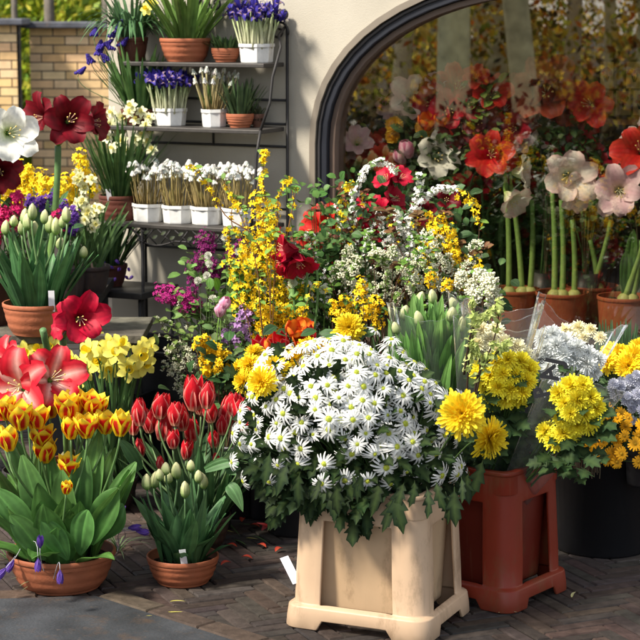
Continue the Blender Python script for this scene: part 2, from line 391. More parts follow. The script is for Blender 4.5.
def pompom(seed, R0=.030, c=YEL, n=120, c2=None):
    rr = random.Random(seed); mb = MB(); c2 = c2 or mix(c, (1, .95, .3), .25)
    for k in range(n):
        u = (k+.5)/n; th = u*PI*.72; a = k*2.39996; st, ct = math.sin(th), math.cos(th)
        r1 = R0*rr.uniform(.9, 1.08); b = r1*.45
        pr = [(b*st, b*ct*.8), (r1*.8*math.sin(th*1.04), r1*.8*math.cos(th*1.04)*.8+.001), (r1*math.sin(max(0, th-.10)), r1*math.cos(max(0, th-.1))*.8+.001)]
        mb.petal(pr, lambda t: R0*.16*(.7+.4*t if t < .9 else .55), a, lambda t, q: mix(mix(c, (.6*c[0], .5*c[1], c[2]*.5), .25*(1-t)), c2, t*.9), 2, cup=.7, rr=rr)
    mb.blob((0, 0, 0), R0*.55, tuple(x*.7 for x in c), 8, 5, .8)
    mb.v = [p+V((0, 0, R0*.3)) for p in mb.v]
    return mb
def smalldaisy(seed, c=GOLD, R0=.017, n=15):
    rr = random.Random(seed); mb = MB()
    for k in range(n):
        a = k*2*PI/n+rr.uniform(-.1, .1); l = R0*rr.uniform(.85, 1.1)
        mb.petal([(.002, .001), (l*.6, .003), (l, .0)], lambda t: .0029*(.8 if t < .9 else .6), a, lambda t, q: mix((.7*c[0], .7*c[1], c[2]), c, t*2), 2, cup=.2, rr=rr)
    mb.lathe([(.0045, 0), (.004, .003), (.0003, .004)], (.55, .30, .01), 8); return mb
def floret4(c, s=.008, n=4, cc=None):
    mb = MB()
    for k in range(n):
        a = k*2*PI/n
        mb.petal([(.0, 0), (s*.55, s*.28), (s, s*.2)], lambda t: s*.36*(.4+.9*t if t < .9 else .5), a, lambda t, q: mix(cc or c, c, t*2), 2, cup=.2)
    return mb
def muscari(seed, c=BLUE, h=.11, head=.030, bend=.012, cs=(.45, .52, .25), rb=.0075, n=34, stemr=.0017, br=.0031):
    """stem + spike of round bells, foot at the origin"""
    rr = random.Random(seed); mb = MB(); bx, by = rr.uniform(-bend, bend), rr.uniform(-bend, bend); h = h*rr.uniform(.85, 1.12)
    def P(t): return V((bx*t*t, by*t*t, h*t))
    mb.tube([P(t/5) for t in range(6)], stemr, [mix((.42, .30, .12), cs, i/5) for i in range(6)], 5)
    ax = (P(1)-P(.9)).normalized()
    for k in range(n):
        u = k/n; a = k*2.4; rad = rb*(1-u*.8)*rr.uniform(.85, 1.1)
        mb.blob(P(1)-ax*head*.35+ax*head*u+V((rad*math.cos(a), rad*math.sin(a), 0)), br*(1-u*.4), vary(c, .25, rr), 6, 4, 1.1)
    return mb
def irishead(seed, c=BLUE, h=.10):
    rr = random.Random(seed); mb = MB(); bx, by = rr.uniform(-.012, .012), rr.uniform(-.012, .012); h *= rr.uniform(.88, 1.1)
    def P(t): return V((bx*t*t, by*t*t, h*t))
    mb.tube([P(t/4) for t in range(5)], [.0035, .003, .0028, .0026, .002], [mix((.72, .72, .5), (.42, .55, .22), (i/4)**2) for i in range(5)], 6)
    top = MB()
    for k in range(3):
        a = k*2*PI/3
        top.petal([(.001, 0), (.006, .012), (.012, .022), (.022, .022), (.026, .014)], lambda t: .007*math.sin(PI*min(.95, .15+t*.8)), a, lambda t, q: mix(c, (.75, .5, .05), .6 if (abs(q) < .3 and .45 < t < .6) else 0), 2, cup=.2, ruf=.001, rr=rr)
        top.petal([(.001, 0), (.004, .012), (.007, .026), (.006, .038)], lambda t: .0065*math.sin(PI*min(.95, .15+t*.8)), a+PI/3, lambda t, q: vary(c, .1, rr), 2, cup=.3, ruf=.001, rr=rr)
    mb.merge(top, Matrix.Translation(P(1)) @ zrot((bx*4, by*4, .1)).to_matrix().to_4x4()); return mb
def crocus(seed, c=PURP):
    rr = random.Random(seed); mb = MB()
    for k in range(6):
        mb.petal([(.001, 0), (.007, .012), (.010, .026), (.008, .038)], lambda t: .0075*math.sin(PI*min(.95, .1+t*.85)), k*PI/3, lambda t, q: mix(c, (.35, .25, .5), .25*abs(q)), 2, cup=.3, rr=rr)
    return mb
def mesh_of(mb, name, mat=None): return mb.mesh(name, mat or M_petal)

B = {}
B['flame'] = [mesh_of(tulip('flame', o, i), 'flame_tulip') for i, o in enumerate((.22, .42, .6, .85))]
B['red'] = [mesh_of(tulip('red', o, 20+i), 'red_tulip') for i, o in enumerate((.0, .08, .2, .5))]
B['bud'] = [mesh_of(bud(i), 'tulip_bud') for i in range(3)]
B['orange'] = [mesh_of(tulip('orange', .8, 40+i), 'orange_tulip') for i in range(2)]
B['lilac'] = [mesh_of(tulip('lilac', .1, 50), 'lilac_tulip')]
for k in ('crimson', 'dark', 'white', 'striped', 'apple', 'pink', 'coral', 'maroon'): B['am_'+k] = [mesh_of(amaryllis(k, 60+i), 'amaryllis') for i in range(2)]
B['daff'] = [mesh_of(daffodil(80+i, (.88, .82, .16), (.90, .72, .04), 1.2), 'daffodil') for i in range(2)]
B['narc'] = [mesh_of(daffodil(84+i, (.80, .80, .52), (.82, .76, .30)), 'narcissus') for i in range(2)]
B['daisy'] = [mesh_of(daisy(90+i), 'daisy') for i in range(5)]+[mesh_of(daisy(98, True), 'daisy'), mesh_of(daisy(99, True), 'daisy')]
B['spider'] = [mesh_of(spider(100+i, .056, (.92, .66, .015), 150), 'spider_mum') for i in range(3)]
B['mum_y'] = [mesh_of(spider(110+i, .033, (.95, .79, .03), 120), 'mum') for i in range(3)]
B['mum_g'] = [mesh_of(pompom(113+i, c=(.85, .50, .01)), 'mum') for i in range(2)]
B['mum_p'] = [mesh_of(spider(115+i, .032, (.92, .86, .36), 110), 'mum') for i in range(2)]
B['mum_w'] = [mesh_of(spider(118+i, .033, (.90, .91, .92), 120), 'mum') for i in range(3)]
B['gold'] = [mesh_of(smalldaisy(120+i), 'gold_daisy') for i in range(3)]
B['lav'] = [mesh_of(pompom(125+i, R0=.018, c=(.66, .68, .80), n=60, c2=(.8, .82, .88)), 'lavender_mum') for i in range(2)]
B['musc_b'] = [mesh_of(muscari(130+i), 'muscari') for i in range(3)]
B['musc_w'] = [mesh_of(muscari(140+i, c=(.84, .85, .78), rb=.0095, head=.015, br=.0040, n=34, h=.130, cs=(.5, .42, .18)), 'white_muscari') for i in range(5)]
B['iris'] = [mesh_of(irishead(150+i), 'blue_iris') for i in range(4)]
B['irisw'] = [mesh_of(muscari(155+i, c=(.82, .82, .76), rb=.007, head=.020, n=24, h=.13, cs=(.6, .55, .3), stemr=.003), 'white_bulb') for i in range(4)]
B['crocus'] = [mesh_of(crocus(160+i), 'crocus') for i in range(2)]
B['aster'] = [mesh_of(pompom(165+i, R0=.015, c=(.78, .80, .76), n=50), 'white_aster') for i in range(2)]
B['carn'] = [mesh_of(pompom(168, R0=.028, c=(.72, .80, .55), n=110, c2=(.84, .88, .70)), 'carnation')]

def pick(k): return R.choice(B[k])
P_fors = floret4(YEL, .0115, 4); P_wall = floret4((.88, .55, .01), .009, 4); P_white = floret4(WHT, .006, 5, CREAM)
P_plum = floret4((.20, .012, .12), .0075, 4, (.10, .005, .06)); P_mag = floret4((.42, .02, .20), .0075, 4, (.25, .01, .1)); P_prim = floret4((.88, .68, .02), .012, 5, (.85, .4, .01))
P_hya = floret4((.62, .02, .14), .011, 5); P_hyp = floret4((.12, .04, .30), .010, 5); P_cream = floret4((.72, .76, .55), .009, 5, (.5, .55, .15))
P_lil = floret4((.45, .25, .52), .012, 5)
P_stat = MB()
for _i in range(7): P_stat.blob((R.uniform(-.008, .008), R.uniform(-.008, .008), R.uniform(-.005, .006)), .0036, vary((.80, .80, .60), .10), 5, 3)

def rq(): return Quaternion((R.gauss(0, 1), R.gauss(0, 1), R.gauss(0, 1), R.gauss(0, 1))).normalized()
def spray(pts, proto, n, rad, stemr=.0025, c=(.09, .05, .03), sc=1.0, start=.15, tint=.12, leaves=0, lc=GRN_L, cone=False, ll=.03, blobr=None):
    """a branch through world points pts (in root space) with n florets around it"""
    mb = MB(); pts = [V(p) for p in pts]; m = len(pts)-1
    def P(t):
        x = min(t*m, m-1e-6); i = int(x); u = x-i; a = pts[max(i-1, 0)]; b = pts[i]; c_ = pts[i+1]; d = pts[min(i+2, m)]
        return .5*((2*b)+(c_-a)*u+(2*a-5*b+4*c_-d)*u*u+(3*b-a-3*c_+d)*u**3)
    N = max(8, m*5)
    mb.tube([P(i/N) for i in range(N+1)], [stemr*(1-.7*i/N) for i in range(N+1)], c, 5)
    for k in range(n):
        t = start+(1-start)*R.random(); r = rad*(1.25-t if cone else 1)*R.random()**.5
        dv = V((R.gauss(0, 1), R.gauss(0, 1), R.gauss(0, 1))).normalized()
        q = zrot(dv+V((0, -.4, .3)), R.uniform(0, 6)); s = sc*R.uniform(.7, 1.2)
        tt = 1+R.uniform(-tint, tint)
        mb.merge(proto, Matrix.Translation(P(t)+dv*r) @ q.to_matrix().to_4x4() @ Matrix.Scale(s, 4), (tt, tt, tt))
    for k in range(leaves):
        t = start+(1-start)*R.random(); p = P(t); d = V((R.gauss(0, 1), R.gauss(0, 1), R.uniform(-.3, 1))).normalized()
        lf(mb, p, d, ll*R.uniform(.6, 1.2), vary(lc, .25))
    return mb
def lf(mb, p, d, L, c, wr=.28, kind='oval', nt=4, drop=.15):
    d = V(d).normalized(); mb.leaf(p, p+d*L-V((0, 0, drop*L)), V((0, 0, L*.12)), L*wr, V((R.uniform(-.4, .4), -.6, .8)), tuple(x*.8 for x in c), c, kind, nt, .2)
# ================================================================== SETTING
gb = MB(); i = [gb.vert(p, (.035, .030, .026)) for p in ((-60, -60, -.012), (60, -60, -.012), (60, 60, -.012), (-60, 60, -.012))]; gb.f.append(tuple(i))
struct(gb.obj('ground', vcmat('earth', .9, .2, noise=.4, nscale=3), smooth=False))
# paving: narrow clay bricks in herringbone
M_brick = vcmat('paver', .78, .28, noise=.38, nscale=35, bump=.35, bscale=70)
slabA, slabB, slabC = G(-60, 603), G(95, 598), G(262, 652)
ed = (slabC-slabB).normalized(); ed.z = 0; en = V((-ed.y, ed.x, 0));   # en points away from the slab (to the right/back)
if en.x < 0: en = -en
ad = (slabB-slabA).normalized(); an = V((-ad.y, ad.x, 0))
if an.y < 0: an = -an
def in_slab(p, m):
    return (p-slabB).dot(en) < m and (p-slabB).dot(an) < m
pb = MB(); L_, W_ = .180, .045; phi = math.radians(45-25+4); cp, sp = math.cos(phi), math.sin(phi)
rb = random.Random(3)
def paver(x0, y0, x1, y1):
    c = V(((x0+x1)/2, (y0+y1)/2, 0)); c = V((c.x*cp-c.y*sp, c.x*sp+c.y*cp+6.3, 0))
    if abs(c.x) > 1.75+.1*(c.y-4) or not 3.9 < c.y < 9.4: return
    if (c-W0).dot(WN) < .05 and c.x > -.9: return
    if in_slab(c, -.02): return
    g = .0022; e = .003; col = vary(rb.choice([(.056, .041, .035), (.047, .037, .033), (.066, .046, .038), (.044, .037, .034), (.056, .046, .041)]), .22, rb)
    dz = rb.uniform(-.002, .001); tl = rb.uniform(-.0012, .0012); n = []
    for (ins, z) in ((0, -.03), (0, -.005), (e, 0)):
        for (x, y) in ((x0+g+ins, y0+g+ins), (x1-g-ins, y0+g+ins), (x1-g-ins, y1-g-ins), (x0+g+ins, y1-g-ins)):
            n.append(pb.vert((x*cp-y*sp, x*sp+y*cp+6.3, z+dz+(tl if x < (x0+x1)/2 else -tl)), col))
    for k in range(4):
        j = (k+1) % 4; pb.f.append((n[k], n[j], n[j+4], n[k+4])); pb.f.append((n[k+4], n[j+4], n[j+8], n[k+8]))
    pb.f.append(tuple(n[8:12]))
for a in range(-80, 81):
    for b in range(-16, 17):
        ox, oy = a*W_+b*L_, a*W_-b*L_
        if abs(ox) > 5 or abs(oy) > 5: continue
        paver(ox, oy, ox+L_, oy+W_); paver(ox+L_, oy+W_-L_, ox+L_+W_, oy+W_)
struct(pb.obj('pavement', M_brick, smooth=False))
jb = MB(); i = [jb.vert(p, (.022, .019, .016)) for p in ((-2.6, 3.8, -.008), (2.6, 3.8, -.008), (2.6, 9.5, -.008), (-2.6, 9.5, -.008))]; jb.f.append(tuple(i))
struct(jb.obj('paving_joints', M_soil, smooth=False))
# edge row of bricks beside the slab, then the stone slab
kb = MB()
def edge_row(p0, d, nrm, n):
    for k in range(n):
        a = p0+d*(k*.205); c = vary((.085, .058, .044), .2, rb); ns = []
        for (ins, z) in ((0, -.03), (0, .001), (.004, .006)):
            for (u, w) in ((.003+ins, .012+ins), (.202-ins, .012+ins), (.202-ins, .085-ins), (.003+ins, .085-ins)):
                ns.append(kb.vert(a+d*u+nrm*w+V((0, 0, z)), c))
        for q in range(4):
            j = (q+1) % 4; kb.f.append((ns[q], ns[j], ns[j+4], ns[q+4])); kb.f.append((ns[q+4], ns[j+4], ns[j+8], ns[q+8]))
        kb.f.append(tuple(ns[8:12]))
edge_row(slabB, ed, en, 7)
edge_row(slabB-ad*.09-ad*1.3, ad, an, 6)
struct(kb.obj('pavement_edge', M_brick, smooth=False))
M_slab = vcmat('slab_stone', .62, .35, noise=.55, nscale=7, bump=.3, bscale=110); stained(M_slab, .5)
sb = MB(); P4 = [slabB, slabB-ad*1.6, slabB-ad*1.6+ed*1.6, slabB+ed*1.6]
lo = [sb.vert(p+V((0, 0, -.03)), (.12, .12, .12)) for p in P4]; hi = [sb.vert(p+V((0, 0, .007)), (.052, .056, .062)) for p in P4]
sb.f.append(tuple(hi)); [sb.f.append((lo[k], lo[(k+1) % 4], hi[(k+1) % 4], hi[k])) for k in range(4)]
struct(sb.obj('stone_slab', M_slab, smooth=False))

# ------------------------------------------------------------------ shop wall with the arched window
sL, zs = sz(313, 150); sC, _ = sz(566, 60); _, zt = sz(566, -30)
HA = sC-sL; zs = sz(311, 143)[1]; HB = zt-zs; SILL = .31; LEDGE = .40
print('WINDOW', sL, sC, HA, zs, zt)
def arch(off, n=28):
    """outline of the opening grown by off: up the left side, over, down the right"""
    a, b = HA+off, HB+off; out = [(sC-a, SILL-off)]
    for k in range(n+1):
        t = PI-PI*k/n; c, s_ = math.cos(t), math.sin(t); e = 2/2.15
        out.append((sC+a*math.copysign(abs(c)**e, c), zs+b*abs(s_)**e))
    out.append((sC+a, SILL-off)); return out
S0, S1, ZT = sz(108, 60)[0], 4.2, 3.2
th_ = .32
M_wall = M_stucco
def flat_poly(outer, hole, name, mat, d0, d1, col, parent=None, smooth=False, sides=True):
    """wall-plane outline with a hole, from depth d0 (front) to d1 (back)"""
    mb = MB(); loops = [[V((x, z, 0)) for x, z in outer]]+([[V((x, z, 0)) for x, z in hole]] if hole else [])
    tri = tessellate_polygon(loops); pts = [p for l in loops for p in l]
    f = [mb.vert(wp(p.x, p.y, d0), col) for p in pts]; b = [mb.vert(wp(p.x, p.y, d1), col) for p in pts]
    for t in tri: mb.f.append(tuple(f[k] for k in t)); mb.f.append(tuple(b[k] for k in reversed(t)))
    n = 0
    for l in loops:
        m = len(l)
        for k in range(m): mb.f.append((f[n+k], f[n+(k+1) % m], b[n+(k+1) % m], b[n+k]))
        n += m
    return mb
def wallobj(mb, name, mat, parent=None):
    o = mb.obj(name, mat, parent, smooth=False)
    import bmesh
    bm = bmesh.new(); bm.from_mesh(o.data); bmesh.ops.recalc_face_normals(bm, faces=bm.faces); bm.to_mesh(o.data); bm.free(); return o
shop = thing('shop_wall', 'cream stucco shop wall with a big arched window behind the flowers', 'wall', W0)
def sub(o, root):            # keep world coordinates while parenting to a root
    o.parent = root; o.location = V(o.location)-root.location if o.type != 'MESH' or True else o.location; return o
w_ = wallobj(flat_poly([(S0, -.05), (S1, -.05), (S1, ZT), (S0, ZT)], arch(.0), 'wall', M_wall, 0, -th_, (.55, .5, .45)), 'wall', M_wall); sub(w_, shop)
A = arch
# frame rings
fr = thing('arched_window', 'large arched shop window with dark frame and taupe surround', 'window', wp(sC, SILL))
def ring(o_off, i_off, d0, d1, name, col, mat=M_paint):
    o = wallobj(flat_poly(arch(o_off), arch(i_off), name, mat, d0, d1, col), name, mat); sub(o, fr); return o
bevel(ring(.006, -.018, .022, -.05, 'surround', (.20, .17, .135)), .004)
bevel(ring(-.020, -.058, .004, -.10, 'frame', (.014, .016, .024)), .006)
bevel(ring(-.022, -.034, .012, .0041, 'frame_bead', (.03, .028, .03)), .003)
bevel(ring(-.060, -.080, -.02, -.12, 'inner_frame', (.13, .09, .07)), .004)
g = wallobj(flat_poly(arch(-.078), None, 'glass', M_glass, -.060, -.064, (1, 1, 1)), 'glass', M_glass); sub(g, fr)
sl = wallobj(flat_poly([(sL+.03, SILL-.03), (sC+HA-.03, SILL-.03), (sC+HA-.03, SILL+.004), (sL+.03, SILL+.004)], None, 'sill', M_paint, .07, -.03, (.20, .17, .14)), 'sill', M_paint); sub(sl, fr)
# plinth band at the foot of the wall
pl = wallobj(flat_poly([(S0-.01, -.02), (S1, -.02), (S1, .30), (S0-.01, .30)], None, 'plinth', M_paint, .025, .001, (.035, .035, .042)), 'plinth', M_paint); sub(pl, shop)

# room behind the window
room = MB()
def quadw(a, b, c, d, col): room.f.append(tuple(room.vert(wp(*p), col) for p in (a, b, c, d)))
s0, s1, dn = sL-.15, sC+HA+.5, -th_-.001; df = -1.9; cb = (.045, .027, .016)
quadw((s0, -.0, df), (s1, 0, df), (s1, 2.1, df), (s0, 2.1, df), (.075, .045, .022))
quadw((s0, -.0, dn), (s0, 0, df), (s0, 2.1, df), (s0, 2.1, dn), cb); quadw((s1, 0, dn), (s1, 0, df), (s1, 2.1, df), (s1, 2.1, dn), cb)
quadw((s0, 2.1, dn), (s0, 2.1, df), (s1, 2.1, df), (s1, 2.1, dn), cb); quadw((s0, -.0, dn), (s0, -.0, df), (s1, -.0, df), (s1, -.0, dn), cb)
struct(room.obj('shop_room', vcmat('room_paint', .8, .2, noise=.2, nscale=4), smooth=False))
ledge = wallobj(flat_poly([(sL+.02, .0), (sC+HA+.2, .0), (sC+HA+.2, LEDGE-.001), (sL+.02, LEDGE-.001)], None, 'display_ledge', M_wood, -th_+.2, -1.35, (.07, .045, .03)), 'display_ledge', M_wood)
tag(ledge, 'dark wooden display ledge behind the shop window carrying amaryllis pots', 'ledge')

# brick garden walls far behind
M_bwall = vcmat('yellow_brick', .85, .2, noise=.16, nscale=12, bump=.2, bscale=50)
def brickwall(name, x0, x1, Y, z1, label, warm=1.0):
    root = thing(name, label, 'wall', V((x0, Y, 0))); n = MB(); n.box((0, .006, 0), (x1-x0, .22, z1), (.085, .08, .078)); n.obj('mortar', M_bwall, root, False)
    b = MB(); ch = .0645; bl = .178; rr = random.Random(int(x0*100)); k = 0
    z = z1-ch
    while z > -.02:
        x = -(bl/2 if k % 2 else 0)
        while x < x1-x0-.02:
            a, c_ = max(0, x), min(x1-x0, x+bl-.009)
            if c_-a > .02:
                c = vary(rr.choice([(.74, .50, .24), (.78, .54, .28), (.68, .44, .21), (.76, .50, .27), (.80, .58, .33)]), .10, rr)
                b.box((a, 0, z+.009), (c_, .10, z+ch), c)
            x += bl
        z -= ch; k += 1
    b.obj('bricks', M_bwall, root, False)
    cp_ = MB(); cp_.box((-.08, -.10, z1), (x1-x0+.06, .32, z1+.045), (.085, .09, .11)); bevel(cp_.obj('coping', M_slab, root, False), .008)
xl = W(30, 60, 15).x; xr = W(112, 60, 15).x+1.2
zc = W(70, 28, 15).z
brickwall('garden_wall', xl, xr, 15.0, zc, 'yellow brick garden wall with grey coping behind the dark red amaryllis')
xl2 = W(-160, 60, 14.6).x; xr2 = W(17, 60, 14.6).x
brickwall('garden_pier', xl2, xr2, 14.6, W(10, 25, 14.6).z, 'pale sunlit brick wall at the far left beyond the leafy gap')

# hedge and trees behind the walls
def leafcloud(n, boxes, size, cols, name, mat, parent=None, rr=random.Random(5), clump=None):
    vs = []; fs = []; cs = []; k = 0
    for i in range(n):
        if clump: c = rr.choice(clump); p = V((rr.gauss(c[0], c[3]), rr.gauss(c[1], c[3]), rr.gauss(c[2], c[3]*.8)))
        else:
            b = rr.choice(boxes); p = V((rr.uniform(b[0], b[1]), rr.uniform(b[2], b[3]), rr.uniform(b[4], b[5])))
        if p.z < .02: continue
        a = V((rr.gauss(0, 1), rr.gauss(0, 1), rr.gauss(0, 1))).normalized(); t = a.orthogonal().normalized(); q = a.cross(t); s_ = size*rr.uniform(.6, 1.3)
        c = vary(rr.choice(cols), .3, rr)
        for u, w in ((-1, 0), (0, -.5), (1, 0), (0, .5)): vs.append(tuple(p+t*u*s_+q*w*s_)); cs.append(c)
        fs.append((k, k+1, k+2, k+3)); k += 4
    me = bpy.data.meshes.new(name); me.from_pydata(vs, [], fs)
    at = me.color_attributes.new('Col', 'FLOAT_COLOR', 'POINT'); fl = []
    for c in cs: fl += [*c, 1]
    at.data.foreach_set('color', fl); me.materials.append(mat); return link(name, me, parent)
HC = [(.42, .52, .04), (.60, .62, .06), (.24, .36, .04), (.74, .68, .10), (.34, .44, .06), (.12, .20, .03)]
hx0 = W(-260, 20, 18).x; hx1 = W(190, 20, 18).x
hr = random.Random(11)
cl = [(hr.uniform(hx0, hx1), hr.uniform(17.2, 18.6), hr.uniform(.2, 2.9), hr.uniform(.12, .24)) for _ in range(190)]
h_ = leafcloud(30000, None, .045, HC, 'hedge', M_crown, rr=hr, clump=cl)
h_['label'] = 'bright yellow green leafy hedge beyond the brick walls'; h_['category'] = 'hedge'
hc = MB(); hc.box((hx0, 18.7, 0), (hx1, 19.2, 2.6), (.25, .32, .04)); hcb = hc.obj('hedge_heart', M_crown, h_, False)
def tree(x, y, r, h, crown_n, cols, label, lean=(0, 0), bark=(.10, .075, .055), group=None, ch=4.5, seed=0, size=.09):
    rr = random.Random(seed); root = thing('tree', label, 'tree', V((x, y, 0)), group)
    t = MB(); pts = [V((lean[0]*k/8+rr.uniform(-.01, .01), lean[1]*k/8, h*k/8)) for k in range(9)]
    t.tube(pts, [r*(1.25 if k == 0 else 1.05-.07*k) for k in range(9)], bark, 14)
    tips = []
    for k in range(7):
        p = pts[5+k % 4]; a = rr.uniform(0, 6.28); e = p+V((math.cos(a)*h*.22, math.sin(a)*h*.22, h*rr.uniform(.12, .3)))
        t.tube([p, (p+e)/2+V((0, 0, .1)), e], [r*.35, r*.22, r*.06], bark, 6); tips.append(e)
    t.obj('trunk', M_bark, root)
    if crown_n:
        cl = [(e.x+rr.gauss(0, .35), e.y+rr.gauss(0, .35), e.z+rr.gauss(0, .35), rr.uniform(.25, .45)) for e in tips for _ in range(5)]
        leafcloud(crown_n, None, size, cols, 'crown', M_crown, root, rr, cl)
    return root
for k, (px, rw, lb) in enumerate(((50, .05, 'slim grey trunk rising above the middle of the brick wall'), (107, .05, 'thin grey trunk beside the cream shop corner'), (16, .03, 'narrow tree trunk in the hedge above the pale brick wall'))):
    p = W(px, 30, 17.0); tree(p.x, 17.0, rw, 5.5, 500, HC, lb, seed=k, bark=(.16, .14, .12))

# wood across the street, which the window mirrors
gp = W0+WN*(-.060)
def mirror(px, py, Y):
    p = W(px, py, Y); d = (p-gp).dot(WN); return p-WN*2*d
AUT = [(.50, .22, .02), (.62, .40, .04), (.30, .26, .04), (.42, .12, .02), (.14, .13, .02), (.75, .58, .12)]
BK = (.90, .78, .46)
for k, (px, Y, r, ln) in enumerate(((538, 16.5, .115, .45), (455, 17.5, .15, .03), (396, 19, .09, -.25), (500, 21, .11, .1), (482, 23, .09, .1), (570, 24, .10, -.1), (612, 22, .07, .1), (430, 25, .12, 0), (372, 23, .08, .1), (650, 20, .14, 0), (520, 28, .10, 0), (690, 26, .1, 0))):
    p = mirror(px, 60, Y)
    tree(p.x, p.y, r, 7.0, 1500, AUT, ['pale barked tree with the thickest leaning trunk across the street', 'broad pale trunk mirrored behind the red amaryllis'][k] if k < 2 else 'pale barked woodland tree across the street', lean=(-ln*1.5, ln), bark=vary(BK, .2), group='woodland trees across the street' if k > 1 else None, seed=30+k, size=.07)
c0 = mirror(480, 60, 24)
wr = random.Random(9); cl = []; cl2 = []
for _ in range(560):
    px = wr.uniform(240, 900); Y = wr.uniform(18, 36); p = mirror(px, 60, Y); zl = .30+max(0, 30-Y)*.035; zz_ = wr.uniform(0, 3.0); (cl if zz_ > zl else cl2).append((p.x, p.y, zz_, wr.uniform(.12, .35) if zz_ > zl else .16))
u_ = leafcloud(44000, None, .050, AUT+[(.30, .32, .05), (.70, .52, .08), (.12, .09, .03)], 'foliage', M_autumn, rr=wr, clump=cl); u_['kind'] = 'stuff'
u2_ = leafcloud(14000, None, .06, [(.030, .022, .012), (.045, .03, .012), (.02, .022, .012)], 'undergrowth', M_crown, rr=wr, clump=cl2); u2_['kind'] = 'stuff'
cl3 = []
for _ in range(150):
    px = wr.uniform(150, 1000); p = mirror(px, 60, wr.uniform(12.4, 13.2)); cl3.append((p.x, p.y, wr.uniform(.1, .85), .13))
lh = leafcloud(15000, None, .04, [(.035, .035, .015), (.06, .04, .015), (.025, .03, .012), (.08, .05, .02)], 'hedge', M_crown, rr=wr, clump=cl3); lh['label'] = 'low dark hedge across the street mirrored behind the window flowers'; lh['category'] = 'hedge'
lf_ = MB(); cs_ = [mirror(-400, 60, 13), mirror(1300, 60, 13), mirror(1300, 60, 60), mirror(-400, 60, 60)]
lf_.f.append(tuple(lf_.vert(V((p.x, p.y, -.006)), (.05, .030, .015)) for p in cs_))
struct(lf_.obj('forest_floor', vcmat('leaf_litter', .9, .1, noise=.6, nscale=2.2), smooth=False))
